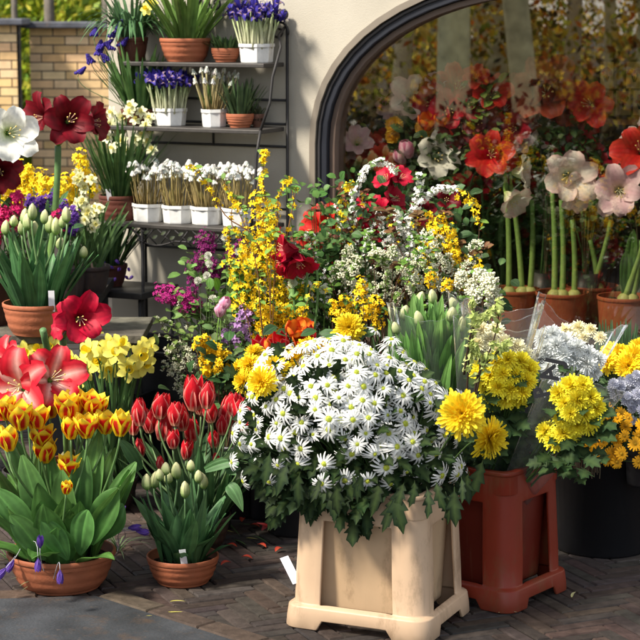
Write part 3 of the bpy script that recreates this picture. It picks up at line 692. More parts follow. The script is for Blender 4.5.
# ================================================================== FRONT ROW
# ------------------------------------------------------------------ square flower buckets
def bucket(name, label, corner, u, lx, ly, H, col, basin, cat='bucket', group=None, rim=None):
    """corner = near bottom corner on the ground, u = direction of the long face away from the corner (to the left)"""
    rz = math.atan2(u.y, u.x); w = V((-u.y, u.x, 0))
    if w.y < 0: w = -w
    c = corner+u*lx/2+w*ly/2; root = thing(name, label, cat, c, group, 0)
    X, Y_ = u, w
    def ring_pts(z, hx_, hy_, r):
        """closed outline: list of (x,y,side,t) with parametric t on the straight sides"""
        out = []; cs = [(1, -1), (1, 1), (-1, 1), (-1, -1)]
        T = [0, .035, .09, .15, .22, .35, .5, .65, .78, .85, .91, .965, 1]
        for si in range(4):
            a = V((cs[si][0]*hx_, cs[si][1]*hy_, 0)); b = V((cs[(si+1) % 4][0]*hx_, cs[(si+1) % 4][1]*hy_, 0))
            d = (b-a).normalized(); L = (b-a).length
            for t in T[:-1]: out.append((a+d*(r+(L-2*r)*t), si, t))
            # corner arc
            p0 = b-d*r; nd = V((cs[(si+2) % 4][0]*hx_, cs[(si+2) % 4][1]*hy_, 0))-b; nd.normalize(); cc = p0+nd*r
            for k in range(5):
                an_ = PI/2*k/5; out.append((cc+(-nd*math.cos(an_)+d*math.sin(an_))*r, -1, k))
        return out
    def W3(p, z): return X*p.x+Y_*p.y+V((0, 0, z))
    hb, hyb = lx/2, ly/2; k_ = .90
    def half(z): f = 1-(1-k_)*(z/H)**.9; return hb*f, hyb*f
    mb = MB(); rows = []; zz = [0, .026, .054, .060, .13, .20, .27, H*.765, H*.82, H-.004]
    for z in zz:
        a, b = half(z)
        if z <= .027: a += .013; b += .013        # foot flange
        elif z <= .055: a += .012; b += .012
        row = []; rp_ = ring_pts(z, a, b, .036)
        for q_, (p, si, t) in enumerate(rp_):
            if zz.index(z) == 1 and si >= 0 and t in (.22, .78): 
                pass
            if zz.index(z) == 0 and si >= 0 and t in (.22, .78):      # slanted inner edge of the feet
                p = p + (rp_[q_-1][0]-p)*.75 if t == .22 else p+(rp_[q_+1][0]-p)*.6
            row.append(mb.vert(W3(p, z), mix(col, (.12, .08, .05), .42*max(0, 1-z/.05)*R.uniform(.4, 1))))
        rows.append(row)
    info = ring_pts(0, hb, hyb, .03); m = len(info)
    for i in range(len(rows)-1):
        for k in range(m):
            j = (k+1) % m; si, t = info[k][1], info[k][2]
            z0, z1 = zz[i], zz[i+1]
            if si >= 0:
                if i == 0 and .20 < t < .77: continue              # between the feet
                if 3 <= i <= 6 and .14 <= t < .84: continue                  # side opening
            mb.f.append((rows[i][k], rows[i][j], rows[i+1][j], rows[i+1][k]))
    # slant the feet and taper the opening
    for k in range(m):
        si, t = info[k][1], info[k][2]
        if si >= 0 and .12 < t < .9:
            pass
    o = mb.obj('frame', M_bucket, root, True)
    s_ = o.modifiers.new('solid', 'SOLIDIFY'); s_.thickness = .009; s_.offset = -1
    bevel(o, .003, 2)
    b2 = MB(); rows = []
    for (f, z) in ((.985, H-.006), (.955, H*.80), (.93, H*.5), (.85, .055), (.80, .05)):
        a, b = half(max(z, H*.55)); a = hb*k_*f*1.0 if z < H*.9 else a*.985; bb = hyb*k_*f if z < H*.9 else b*.985
        rc__ = .014+.030*max(0, 1-z/(H*.8)); a = half(z)[0]-rc__; bb = half(z)[1]-rc__
        rows.append([b2.vert(W3(p, z), basin) for (p, si, t) in ring_pts(z, a, bb, .03)])
    b2.grid(rows, True); b2.f.append(tuple(rows[-1])); bo = b2.obj('basin', M_bucket, root)
    s2 = bo.modifiers.new('solid', 'SOLIDIFY'); s2.thickness = .004; s2.offset = -1
    b3 = MB(); rows = []
    for (e, z) in ((.004, H*.83), (.009, H*.835), (.009, H-.012), (.012, H-.010), (.012, H), (.002, H+.001), (-.010, H), (-.010, H-.03)):
        a, b = half(min(z, H)); rows.append([b3.vert(W3(p, z), rim or col) for (p, si, t) in ring_pts(z, a+e, b+e, .034)])
    b3.grid(rows, True); ro = b3.obj('rim', M_bucket, root); bevel(ro, .002)
    wt = MB(); a, b = half(H*.8); r_ = ring_pts(0, a-.03, b-.03, .03); wt.f.append(tuple(wt.vert(W3(p, H*.72), (.02, .025, .02)) for p, _, _ in r_)); wt.obj('water', M_soil, root, False)
    return root, c, X, Y_, half
nc = G(418, 643); lc_ = G(290, 628); rc = G(470, 629)
ub = (lc_-nc).normalized(); print('BUCKET', (lc_-nc).length, (rc-nc).length, nc, 'angle', math.degrees((lc_-nc).angle(rc-nc)))
ub = V((-math.cos(math.radians(24)), math.sin(math.radians(24)), 0))
BEI = (.70, .49, .32)
bk, bc, bX, bY, bhalf = bucket('flower_bucket', 'beige square plastic flower bucket holding the white daisies', nc+V((.012, 0, 0)), ub, .375, .315, .385, BEI, (.62, .43, .26))
# worn brown tape on the left post; recess shadow under the rim painted dark
tp = MB(); 
for (z0, z1, t0, t1, c) in ((.175, .225, .0, .14, (.50, .34, .17)),):
    a0, b0 = bhalf(z0); a1, b1 = bhalf(z1)
    q = [bX*(a0-.036)*1-bY*(b0+.0015)+V((0, 0, z0)), bX*(a0-.075)-bY*(b0+.0015)+V((0, 0, z0)), bX*(a1-.075)-bY*(b1+.0015)+V((0, 0, z1)), bX*(a1-.036)-bY*(b1+.0015)+V((0, 0, z1))]
    tp.f.append(tuple(tp.vert(p, c) for p in q))
tp.obj('tape', M_bucket, bk, False)
sl_ = MB(); zshadow = .385*.775
a0, b0 = bhalf(zshadow); q = [(.07, 0), (-.07, -.001), (-.07, .004), (.07, .006)]
sl_.f.append(tuple(sl_.vert(bX*x*1.0-bY*(b0+.0012)+V((0, 0, zshadow+z)), (.05, .03, .015)) for x, z in q)); sl_.obj('slot_shadow', M_bucket, bk, False)  # flat dark strip, the shadow of the recess put into colour
rn = G(508, 613); ur = V((-math.cos(math.radians(37)), math.sin(math.radians(37)), 0))
rk, rc_, rX, rY, rhalf = bucket('flower_bucket', 'rust red square plastic flower bucket holding wrapped yellow chrysanthemums', rn, ur, .36, .29, .385, (.23, .026, .010), (.14, .016, .008))
# round black tub
def tub(name, label, c, r0, r1, H, col=(.012, .012, .014), cat='tub'):
    root = thing(name, label, cat, c); mb = MB()
    mb.lathe([(r0*.96, 0), (r0, .008), (r1, H-.03), (r1+.008, H-.028), (r1+.010, H), (r1-.004, H), (r1-.012, H-.02), (r0*.96, .03)], col, 40); mb.obj('shell', M_plas, root)
    s_ = MB(); s_.lathe([(r1*.97, H-.09), (0, H-.085)], (.02, .018, .012), 24); s_.obj('soil', M_soil, root); return root
tb_c = G(602, 548); tb_c.y += .02
tub('black_tub', 'round black plastic tub under the small golden daisies', V((tb_c.x, tb_c.y, 0)), .145, .17, .33)

# ------------------------------------------------------------------ white daisies
dz = thing('daisy_bouquet', 'big dome of white daisies with yellow green eyes', 'flowers', V((bc.x, bc.y, .30)))
dc = W(350, 440, 5.22); RX, RY, RZ = .288, .215, .258
def dome(a, e, k=1.0):
    x, y, z = math.cos(e)*math.sin(a), -math.cos(e)*math.cos(a), math.sin(e)
    h_ = math.hypot(x, y)**.72; f_ = h_/(math.hypot(x, y)+1e-6); k = k*(1+.055*math.sin(5*a+1.3)+.05*math.sin(7*e+3*a))
    zz_ = RZ*k*z-(.055*max(0, x*f_-.1) if z > 0 else 0)
    return dc+V((RX*k*x*f_, RY*k*y*f_, zz_))
rd = random.Random(21); pts = []; extra = MB(); nplaced = 0
for tr in range(9000):
    a = rd.uniform(-1.75, 1.75); e = rd.uniform(-.34, 1.5)
    lop = (rd.random()-.5)
    if e < -.02 and rd.random() < (.93 if a < -.3 else .6): continue
    if math.sin(a*4.1+2)*math.sin(e*5.3+a*2+1) > .55 and rd.random() < .8: continue
    p = dome(a, e, rd.uniform(.86, 1.07)); md = (.034 if e > .5 else .038) if e > .15 else .046
    if any((p-q).length < md for q in pts): continue
    pts.append(p); n = (p-dc); n = V((n.x/RX, n.y/RY, n.z/RZ)).normalized()
    d = (n+V((rd.uniform(-.35, .35), rd.uniform(-.3, .1), rd.uniform(-.3, .25)))).normalized()
    k = (rd.randrange(5) if rd.random() < .88 else rd.choice([5, 6])) if e > .1 else rd.choice([0, 1, 2, 5, 6])
    sc = rd.choice([rd.uniform(.9, 1.12), rd.uniform(.9, 1.12), rd.uniform(.6, .85)])
    if nplaced < 96 and n.y < .45: put('daisy', B['daisy'][k], dz, p, d, sc); nplaced += 1
    else:
        me = B['daisy'][k]; M = Matrix.Translation(p-dz.location) @ zrot(d).to_matrix().to_4x4() @ Matrix.Scale(sc, 4)
        ca_ = me.color_attributes['Col'].data; n0 = len(extra.v)
        for i_, v_ in enumerate(me.vertices): extra.v.append(M @ v_.co); extra.c.append(tuple(ca_[i_].color[:3]))
        for f_ in me.polygons: extra.f.append(tuple(n0+x for x in f_.vertices))
print('DAISIES', nplaced, len(pts))
o = extra.obj('daisies', M_petal, dz); o['kind'] = 'stuff'
# stems and dark lobed leaves
st = MB(); top = V((bc.x, bc.y, .36))
for p in pts:
    b = top+V((rd.uniform(-.09, .09), rd.uniform(-.06, .06), -.05)); m = (b*.5+p*.5)+V((0, 0, .02)); q = p-(p-dc)*.06
    st.tube([b-dz.location, m-dz.location, q-dz.location], .0022, (.05, .10, .03), 4, False)
st.obj('stems', M_stem, dz)
fo = MB()
for k in range(820):
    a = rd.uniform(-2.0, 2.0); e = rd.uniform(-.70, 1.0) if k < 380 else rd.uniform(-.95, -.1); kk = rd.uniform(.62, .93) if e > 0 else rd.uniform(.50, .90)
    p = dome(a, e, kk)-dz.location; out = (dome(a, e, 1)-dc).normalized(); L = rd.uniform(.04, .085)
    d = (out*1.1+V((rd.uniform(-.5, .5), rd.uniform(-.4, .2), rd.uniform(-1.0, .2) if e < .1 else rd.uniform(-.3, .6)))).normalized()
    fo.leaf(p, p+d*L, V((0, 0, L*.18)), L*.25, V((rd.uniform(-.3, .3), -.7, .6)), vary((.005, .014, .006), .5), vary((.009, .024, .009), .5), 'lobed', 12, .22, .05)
# leaves hanging over the rim
for (px, py, L, dy) in ((325, 505, .10, 0), (340, 498, .085, 0), (318, 495, .08, 0), (352, 492, .06, 0), (366, 490, .075, 0), (380, 500, .09, -.01), (398, 505, .115, -.01), (392, 515, .085, -.01), (405, 500, .08, -.01), (427, 505, .07, .0), (446, 510, .10, 0), (455, 505, .09, 0), (437, 500, .07, 0), (300, 490, .09, .02), (470, 490, .10, .02), (484, 478, .11, .03), (288, 480, .09, .02), (270, 470, .09, .03), (462, 495, .08, 0), (415, 498, .06, -.01)):
    p = W(px, py-8, 4.99+dy)-dz.location; d = V((rd.uniform(-.5, .5), rd.uniform(-.3, .05), -1)).normalized(); L *= rd.uniform(.5, .9)
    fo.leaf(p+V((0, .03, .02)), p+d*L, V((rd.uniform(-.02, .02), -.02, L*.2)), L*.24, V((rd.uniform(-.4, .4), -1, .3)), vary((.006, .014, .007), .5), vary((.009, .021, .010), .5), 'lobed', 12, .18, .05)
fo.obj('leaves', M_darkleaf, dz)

# ------------------------------------------------------------------ yellow chrysanthemums around the daisies
def mumset(name, label, base, items, kind, cat='chrysanthemums', stems=True, sc=1.0, group=None, leaves=12, lcol=(.03, .065, .03)):
    root = thing(name, label, cat, base, group)
    for (px, py, Y, dx, dy_, dzz, s_) in items:
        o = put('flower', pick(kind), root, W(px, py, Y), (dx, dy_, dzz), s_*sc)
        if stems: stem_to(o, root, base+V((R.uniform(-.02, .02), R.uniform(-.02, .02), 0)), .003, (.06, .11, .03))
    mb = MB()
    for k in range(leaves):
        px, py, Y = items[k % len(items)][:3]; p = W(px, py, Y)-root.location+V((R.uniform(-.03, .03), .03, -.03-R.random()*.05)); d = rdir(.3, 1, (0, -.3, -.2))
        L = R.uniform(.05, .08); mb.leaf(p, p+d.normalized()*L, V((0, 0, .01)), L*.3, V((0, -.6, .7)), vary(lcol, .3), vary(lcol, .3), 'lobed', 12, .2)
    if leaves: mb.obj('leaves', M_darkleaf, root)
    return root
mumset('spider_chrysanthemum', 'single large yellow spider chrysanthemum at the right edge of the daisies', V((bc.x+.08, bc.y, .34)), [(462, 414, 4.93, -.10, -1, .35, 1.22)], 'spider', leaves=3)
mumset('spider_chrysanthemum', 'yellow spider chrysanthemum drooping against the red bucket', V((bc.x+.1, bc.y+.02, .34)), [(488, 438, 5.02, .75, -.75, -.05, 1.12)], 'spider', leaves=3)
mumset('chrysanthemum_bunch', 'yellow chrysanthemum cluster at the left edge of the daisies', V((bc.x-.08, bc.y+.05, .34)),
       [(250, 366, 5.25, -.5, -.7, .6, .68), (262, 382, 5.08, -.4, -1, .3, .82), (276, 370, 5.16, -.1, -1, .6, .8), (245, 382, 5.2, -1, -.6, .1, .7), (296, 360, 5.22, .1, -.6, .9, .75), (255, 354, 5.3, -.3, -.4, 1, .6), (240, 368, 5.3, -.8, -.5, .6, .55)], 'spider', leaves=5)

# ------------------------------------------------------------------ terracotta bowls and tulips
TER = (.36, .115, .055)
def terra(root, r, h, col=TER, soil=True, ribs=3, foot=.72, name='pot'):
    mb = MB(); rf = r*foot; pr = [(0, 0), (rf*.97, 0), (rf, .004)]
    n = 14
    for k in range(n+1):
        t = k/n; z = .006+(h-.022)*t; rad = rf+(r*.965-rf)*(t**.62); rad += .0016*(1 if ribs and int(t*ribs*2) % 2 else 0); pr.append((rad, z))
    pr += [(r*.985, h-.015), (r, h-.012), (r, h-.002), (r*.985, h), (r*.95, h-.001), (r*.93, h-.02), (r*.6, .02), (0, .02)]
    mb.lathe(pr, col, 48); o = mb.obj(name, M_terra, root); autosmooth(o.data, 50)
    if soil:
        s_ = MB(); rr = random.Random(int(r*1000)); rows = []
        s_.lathe([(r*.935, h-.028), (r*.7, h-.02), (r*.35, h-.016), (0, h-.015)], (.035, .024, .016), 24, .03)
        for k in range(60):
            a = rr.uniform(0, 6.28); q = r*.88*math.sqrt(rr.random()); s_.blob((q*math.cos(a), q*math.sin(a), h-.02), rr.uniform(.003, .008), vary((.04, .027, .018), .5, rr), 5, 3)
        s_.obj('soil', M_soil, o)
    return o
def label_stake(root, p, lean=(.1, -.1, 1), w=.011, h=.06, name='plant_label'):
    mb = MB(); M = Matrix.Translation(V(p)) @ zrot(lean, 0).to_matrix().to_4x4(); mb.box((-w, -.0008, 0), (w, .0008, h), (.74, .74, .78), M); return mb.obj(name, M_paper, root, False)
def tulip_leaves(root, base, r, n, L, w, cols=((.045, .105, .035), (.075, .16, .05)), spread=.7, seed=0, up=.9, name='leaves', arch_=.35, upY=0, wtop=1.0):
    rr = random.Random(seed); mb = MB()
    for k in range(n):
        a = k*2.4+rr.uniform(-.3, .3); q = r*math.sqrt(rr.random()); p = V(base)+V((q*math.cos(a), q*math.sin(a), 0))-root.location
        l = L*rr.uniform(.6, 1.08); sp = spread*rr.uniform(.25, 1.1); d = V((math.cos(a)*sp, math.sin(a)*sp, up)).normalized()
        e = p+d*l; b = V((-math.cos(a)*.0, 0, l*arch_*.35*sp)); e.z -= l*arch_*sp*.35
        c0, c1 = vary(cols[0], .2, rr), vary(cols[1], .25, rr)
        mb.leaf(p, e, b, w*rr.uniform(.7, 1.15), V((-math.cos(a), -math.sin(a), .35)), c0, c1, 'lance', 12, .28, .06)
    return mb.obj(name, M_leaf, root)
def potted(name, label, base, r, h, cat='potted tulips', col=TER, group=None, **k):
    root = thing(name, label, cat, base, group); terra(root, r, h, col, **k); return root
# 1 flame tulips
p1 = G(62, 585); f1 = potted('potted_tulips', 'terracotta bowl of open yellow and red tulips with broad leaves', p1, .155, .105)
fl = [(6, 410, 1, -.3), (-6, 402, 2, -.3), (21, 420, 2, 0), (37, 419, 1, .2), (9, 441, 0, -.1), (40, 437, 3, .1), (45, 453, 2, .1), (69, 467, 3, .25), (68, 411, 2, 0), (71, 429, 0, 0), (87, 428, 1, 0), (95, 410, 2, .1), (106, 424, 1, .1), (120, 426, 0, .2), (79, 405, 3, 0), (90, 404, 3, .2), (-8, 425, 1, -.4), (50, 408, 1, 0)]
for (px, py, k, lx) in fl:
    Y = p1.y+R.uniform(-.09, .12)+(.10 if py < 415 else -.06 if py > 435 else 0); o = put('flower', B['flame'][k], f1, W(px, py+10, Y), (lx*.6+R.uniform(-.1, .1), -.12 if k > 1 else -.04, 1), R.uniform(1.08, 1.22))
    stem_to(o, f1, p1+V((R.uniform(-.08, .08), R.uniform(-.08, .08), .09)), .0042, (.10, .19, .06))
o = put('flower', B['bud'][0], f1, W(66, 494, p1.y-.13), (.1, -.2, 1), .75); o.data = B['flame'][0]; o.scale = (.6,)*3
stem_to(o, f1, p1+V((0, -.08, .09)), .0035, (.10, .19, .06))
tulip_leaves(f1, p1+V((0, 0, .09)), .11, 32, .30, .052, spread=.75, seed=1, cols=((.055, .14, .03), (.10, .22, .05)))
tulip_leaves(f1, p1+V((0, -.04, .09)), .10, 8, .22, .050, spread=1.25, seed=2, up=.6, name='low_leaves', cols=((.055, .14, .03), (.10, .22, .05)))
mb = MB()
for (x0, y0, x1, y1, w_, dy) in ((98, 545, 136, 462, .034, .0), (92, 545, 118, 488, .040, -.08), (85, 548, 100, 430, .036, .03), (70, 550, 62, 470, .040, -.06), (50, 550, 22, 455, .040, -.02), (40, 550, -8, 488, .040, -.05), (60, 550, 44, 440, .036, .04), (75, 550, 84, 450, .038, .0), (80, 555, 88, 510, .036, -.12), (45, 560, 10, 515, .034, -.12), (68, 560, 42, 520, .034, -.14), (55, 545, 6, 430, .034, .05), (100, 540, 124, 505, .045, -.04)):
    P0 = W(x0, y0, p1.y+dy)-f1.location; P1_ = W(x1, y1, p1.y+dy*1.3)-f1.location
    mb.leaf(P0, P1_, V((0, -.02, .03)), w_, V((R.uniform(-.4, .4), -1, .3)), vary((.055, .14, .035), .25), vary((.095, .21, .055), .25), 'oval', 12, .22, .05)
mb.obj('broad_leaves', M_leaf, f1)
# 2 green bud tulips
p2 = G(183, 581); f2 = potted('potted_tulips', 'small terracotta bowl of closed cream green tulip buds with a white label', p2, .104, .080)
for (px, py) in ((166, 467), (177, 471), (191, 464), (168, 476), (154, 480), (147, 482), (199, 475), (204, 481), (185, 490), (160, 473)):
    o = put('bud', pick('bud'), f2, W(px, py+8, p2.y+R.uniform(-.06, .05)), (R.uniform(-.15, .15), -.05, 1), R.uniform(.92, 1.15)); stem_to(o, f2, p2+V((R.uniform(-.05, .05), R.uniform(-.05, .05), .065)), .0035, (.10, .19, .08))
tulip_leaves(f2, p2+V((0, 0, .06)), .065, 30, .225, .030, spread=.60, seed=3, cols=((.045, .12, .045), (.08, .19, .075)))
tulip_leaves(f2, p2+V((0, 0, .06)), .06, 8, .17, .028, spread=1.2, seed=8, up=.8, name='low_leaves', cols=((.035, .10, .04), (.06, .15, .06)))
label_stake(f2, V((.012, -.085, .062)), (-.12, -.15, 1), .0095, .058)
# 3 red tulips behind
p3 = G(197, 545); f3 = potted('potted_tulips', 'pot of deep red tulips with pale edged petals behind the bud bowl', p3, .105, .10, col=(.035, .022, .018))
for (px, py, s_, k) in ((140, 415, 1, 0), (159, 408, 1.1, 1), (175, 415, 1, 1), (194, 400, 1.25, 2), (201, 404, 1.1, 1), (162, 430, 1.1, 0), (193, 431, 1.05, 1), (226, 416, 1.15, 0), (211, 412, .9, 1), (239, 412, .9, 2), (173, 438, .8, 1), (186, 449, .75, 2), (141, 446, .7, 0), (217, 455, .5, 0), (214, 437, .7, 1), (150, 422, 1, 1), (183, 420, 1, 0), (133, 424, .9, 0), (206, 398, 1, 0), (232, 404, .95, 1), (222, 424, .8, 0), (247, 414, .9, 1), (254, 424, .8, 2)):
    o = put('flower', B['red'][k], f3, W(px, py+11, p3.y+R.uniform(-.12, .12)), (R.uniform(-.2, .2), -.05, 1), s_*1.16); stem_to(o, f3, p3+V((R.uniform(-.07, .07), R.uniform(-.07, .07), .08)), .0038, (.12, .20, .08))
for (px, py, s_, k, d) in ((250, 441, .95, 0, .3), (259, 446, .85, 2, .5), (160, 462, .6, 0, 0), (243, 424, .8, 3, .4)):
    o = put('flower', B['red'][k], f3, W(px, py+8, p3.y-.15), (d, -.05, 1), s_); stem_to(o, f3, p3+V((0.03, 0, .08)), .0035, (.12, .20, .08))
tulip_leaves(f3, p3+V((0, 0, .08)), .09, 30, .31, .030, spread=.72, seed=5, cols=((.04, .11, .04), (.09, .19, .07)))
mb = MB()
for (a, b, w_2) in (((226, 470), (262, 480), .020), ((228, 485), (243, 512), .021), ((205, 470), (258, 462), .018), ((140, 470), (118, 440), .02)):
    P0 = W(*a, p3.y-.16)-f3.location; P1_ = W(*b, p3.y-.19)-f3.location; mb.leaf(P0, P1_, V((0, -.01, .03)), w_2, V((0, -1, .5)), (.06, .15, .05), (.11, .22, .09), 'lance', 12, .2)
mb.obj('drooping_leaves', M_leaf, f3)
# fallen petals and scraps on the paving
def scrap(name, label, cat, px, py, mb, rz, group, z=.004):
    o = mb.obj(name, M_petal); p = G(px, py); o.location = (p.x, p.y, z); o.rotation_euler = (0, 0, rz); return tag(o, label, cat, group)
for k, (px, py, lb) in enumerate(((254, 505, 'fallen red tulip petals on the paving, the farther of two'), (270, 532, 'fallen red tulip petals on the paving, the nearer of two'))):
    m_ = MB()
    for q in range(6): m_.petal([(.0, .006), (.02, .016), (.042, .010+.014*(q % 2))], lambda t: .014*math.sin(PI*min(.95, .1+t*.85)), q*1.05+k, lambda t, q: mix((.6, .02, .02), (.8, .3, .3), t*.4), 2, cup=.4)
    scrap('fallen_bloom', lb, 'petals', px, py, m_, k, None)
for k, (px, py) in enumerate(((178, 603), (175, 614), (149, 618), (196, 583), (284, 511), (290, 517), (237, 512), (268, 517), (252, 540), (228, 533))):
    m_ = MB(); l = R.uniform(.020, .032); m_.leaf((-l, 0, 0), (l, 0, .001), (0, R.uniform(-.01, .01), .004), .0035, (0, 0, 1), (.62, .56, .08), (.70, .62, .20), 'lance', 6, .3)
    scrap('fallen_petal', 'small yellow petal scrap lying on the brick paving', 'petal', px, py, m_, R.uniform(-.6, .6), 'petal scraps on the paving')
for k, (px, py) in enumerate(((243, 522), (262, 548), (247, 560), (232, 548), (279, 552), (255, 528), (226, 566))):
    m_ = MB(); m_.leaf((-.017, 0, .001), (.017, 0, .004), (0, .003, .008), .009, (0, 0, 1), (.5, .02, .02), (.62, .05, .04), 'oval', 6, .5)
    scrap('fallen_petal', 'small red petal lying on the brick paving', 'petal', px, py, m_, R.uniform(0, 3), 'red petals on the paving')
for k, (px, py, lb) in enumerate(((508, 614, 'pale petal scrap at the foot of the red bucket'), (574, 596, 'yellow petal scrap on the paving right of the red bucket'))):
    m_ = MB(); m_.leaf((-.026, 0, 0), (.026, 0, .001), (0, .006, .004), .004, (0, 0, 1), (.7, .66, .3), (.75, .7, .4), 'lance', 6, .3); scrap('fallen_petal', lb, 'petal', px, py, m_, (0, 1.2)[k], None)
for k, (x0, y0, x1, y1) in enumerate(((236, 524, 262, 528), (250, 535, 268, 543), (222, 518, 240, 536), (232, 540, 246, 545))):
    m_ = MB(); a, b = G(x0, y0, .004), G(x1, y1, .004); m_.leaf(a, b, V((0, 0, .01)), .003, (0, 0, 1), (.06, .13, .04), (.10, .18, .06), 'strap', 6, .1); o = m_.obj('leaf_scrap', M_leaf); tag(o, 'thin green leaf scrap lying on the dark paving', 'leaf', 'leaf scraps on the paving')
# white card leaning on the beige bucket
c_ = MB(); a = W(284, 557, 5.22); b_ = W(297, 583, 5.16)
dd = (a-b_); sd = V((.011, 0, .004)); q = [b_-sd, b_+sd, a+sd, a-sd]; n_ = V((0, .0012, 0))
f_ = [c_.vert(p-b_, (.70, .71, .78)) for p in q]; g_ = [c_.vert(p+n_-b_, (.70, .71, .78)) for p in q]; c_.f += [tuple(f_), tuple(reversed(g_))]+[(f_[k], f_[(k+1) % 4], g_[(k+1) % 4], g_[k]) for k in range(4)]
o = c_.obj('plant_label', M_paper, smooth=False); o.location = b_; tag(o, 'white card label leaning out from behind the beige bucket', 'label')
# crocuses at the foot of the tulip bowls
def crocus_pot(label, base, items, grp=None):
    root = thing('crocus_clump', label, 'crocuses', base, grp); mb = MB()
    for k in range(22):
        a = R.uniform(0, 6.28); d = V((math.cos(a)*.9, math.sin(a)*.9, R.uniform(.3, 1))).normalized(); l = R.uniform(.08, .14)
        mb.leaf(V((0, 0, 0)), d*l-V((0, 0, l*.3)), V((0, 0, l*.3)), .0022, V((0, 0, 1)), (.05, .12, .04), (.30, .38, .2), 'strap', 6, .1)
    mb.obj('leaves', M_leaf, root)
    for (px, py, Y, d) in items:
        o = put('flower', pick('crocus'), root, W(px, py, Y), d, 1.0); stem_to(o, root, base+V((0, 0, .0)), .0012, (.5, .5, .55), seg=4)
    return root
crocus_pot('purple crocuses drooping at the left foot of the yellow tulips', G(10, 562), [(6, 568, 5.36, (-.5, -.3, -.6)), (14, 560, 5.4, (-.5, -.3, -.8)), (38, 558, 5.3, (0, -.2, -1))])
crocus_pot('purple crocus hanging in front of the terracotta tulip bowl', G(50, 590), [(60, 570, 5.22, (0, -.1, -1)), (40, 548, 5.3, (.1, -.3, 1))])
crocus_pot('purple crocuses lying between the two terracotta bowls', G(118, 552), [(112, 522, 5.5, (-1, -.2, .6)), (128, 528, 5.5, (1, -.1, .1)), (136, 531, 5.5, (1, -.1, -.1)), (118, 517, 5.55, (.4, 0, .8))])
# ================================================================== LEFT DISPLAY
STG = (.13, .22, .07)
def dark_pot(root, r, h, c=(.03, .026, .026)): return terra(root, r, h, c, ribs=0, foot=.8)
# pale daffodils
p = G(104, 512); p.y += .05; d4 = potted('potted_daffodils', 'pot of pale yellow daffodils behind the yellow tulips', p, .11, .11, 'daffodils', (.03, .026, .026), ribs=0)
for (px, py) in ((86, 369), (100, 362), (110, 345), (120, 345), (99, 345), (141, 355), (137, 364), (129, 370), (147, 347), (66, 362), (76, 390), (109, 372), (144, 364), (116, 352), (92, 360), (104, 353), (80, 366), (143, 350), (90, 350)):
    o = put('flower', pick('daff'), d4, W(px, py, p.y+R.uniform(-.1, .1)), (R.uniform(-.7, .7), -1, R.uniform(-.1, .8)), R.uniform(1.0, 1.3)); stem_to(o, d4, p+V((R.uniform(-.06, .06), R.uniform(-.06, .06), .09)), .0032, (.10, .19, .06))
mb = MB()
for k in range(46):
    b = V((R.uniform(-.07, .07), R.uniform(-.06, .06), .09)); a = R.uniform(0, 6.28); l = R.uniform(.30, .46)
    mb.leaf(b, b+V((math.cos(a)*.11, math.sin(a)*.1, l)), V((0, 0, .0)), .0068, V((-math.cos(a), -math.sin(a), .3)), vary((.03, .085, .03), .2), vary((.06, .14, .05), .2), 'strap', 8, .2)
mb.obj('leaves', M_leaf, d4)
p = G(22, 520); p.y += .25; d5 = potted('potted_daffodils', 'small group of deeper yellow daffodils behind the striped amaryllis', p, .10, .11, 'daffodils', (.03, .026, .026), ribs=0)
for (px, py) in ((31, 346), (52, 346), (24, 352), (40, 350), (58, 352), (34, 342)):
    o = put('flower', pick('daff'), d5, W(px, py, p.y+R.uniform(-.05, .05)), (R.uniform(-.5, .5), -1, R.uniform(-.1, .6)), 1.15); stem_to(o, d5, p+V((0, 0, .09)), .0032, (.10, .19, .06))
# amaryllis
def amar(name, label, base, stems, pr=.075, ph=.12, leaves=5, L=.35, col=TER, grp=None, kindcat='amaryllis', haspot=True):
    """stems: list of (foot world, knot world, [(kind, px, py, Y, dir, scale)])"""
    root = thing(name, label, kindcat, base, grp)
    if haspot: terra(root, pr, ph, col, ribs=0, foot=.75)
    bl = MB(); bl.blob((0, 0, ph), pr*.45, (.25, .22, .10), 10, 6, 1.1); bl.obj('bulb', M_stem, root)
    for (knot, bls, bend) in stems:
        mb = MB(); a = V((R.uniform(-.01, .01), 0, ph)); e = V(knot)-root.location; m1 = a*.6+e*.4+V(bend)
        pts = [bez(a, m1, a*.2+e*.8+V(bend)*.6, e, t/12) for t in range(13)]
        mb.tube(pts, [.0125]*6+[.0115]*7, [mix((.16, .28, .07), (.10, .20, .08), t/12) for t in range(13)], 10); mb.obj('stem', M_stem, root)
        for (kd, px, py, Y, d, s_) in bls:
            o = put('flower', pick('am_'+kd), root, V((0, 0, 0)), d, s_)
            tgt = W(px, py, Y)-root.location; d = V(d).normalized(); o.location = tgt-d*.055*s_
            stem_to(o, root, V(knot), .0055, GRN_L, rt=.005, name='flower_stalk')
    mb = MB()
    for k in range(leaves):
        a = R.uniform(0, 6.28); l = L*R.uniform(.6, 1.1); b = V((0, 0, ph)); mb.leaf(b, b+V((math.cos(a)*l*.5, math.sin(a)*l*.4, l*.8)), V((-math.cos(a)*.05, 0, l*.2)), .019, V((-math.cos(a), -math.sin(a), .4)), (.06, .13, .04), (.05, .12, .04), 'strap', 10, .25)
    if leaves: mb.obj('leaves', M_leaf, root)
    return root
b = G(45, 540); b.y += .25
amar('potted_amaryllis', 'red amaryllis with white stripes opening beside the yellow tulips', b, [(W(38, 398, 5.75), [('striped', 53, 378, 5.66, (.35, -1, .35), 1.02), ('striped', 16, 386, 5.64, (-.35, -1, .35), 1.22), ('striped', 5, 366, 5.78, (-.8, -.5, .6), 1.0)], (0, 0, 0))], leaves=0)
b = G(60, 515); b.y += .28
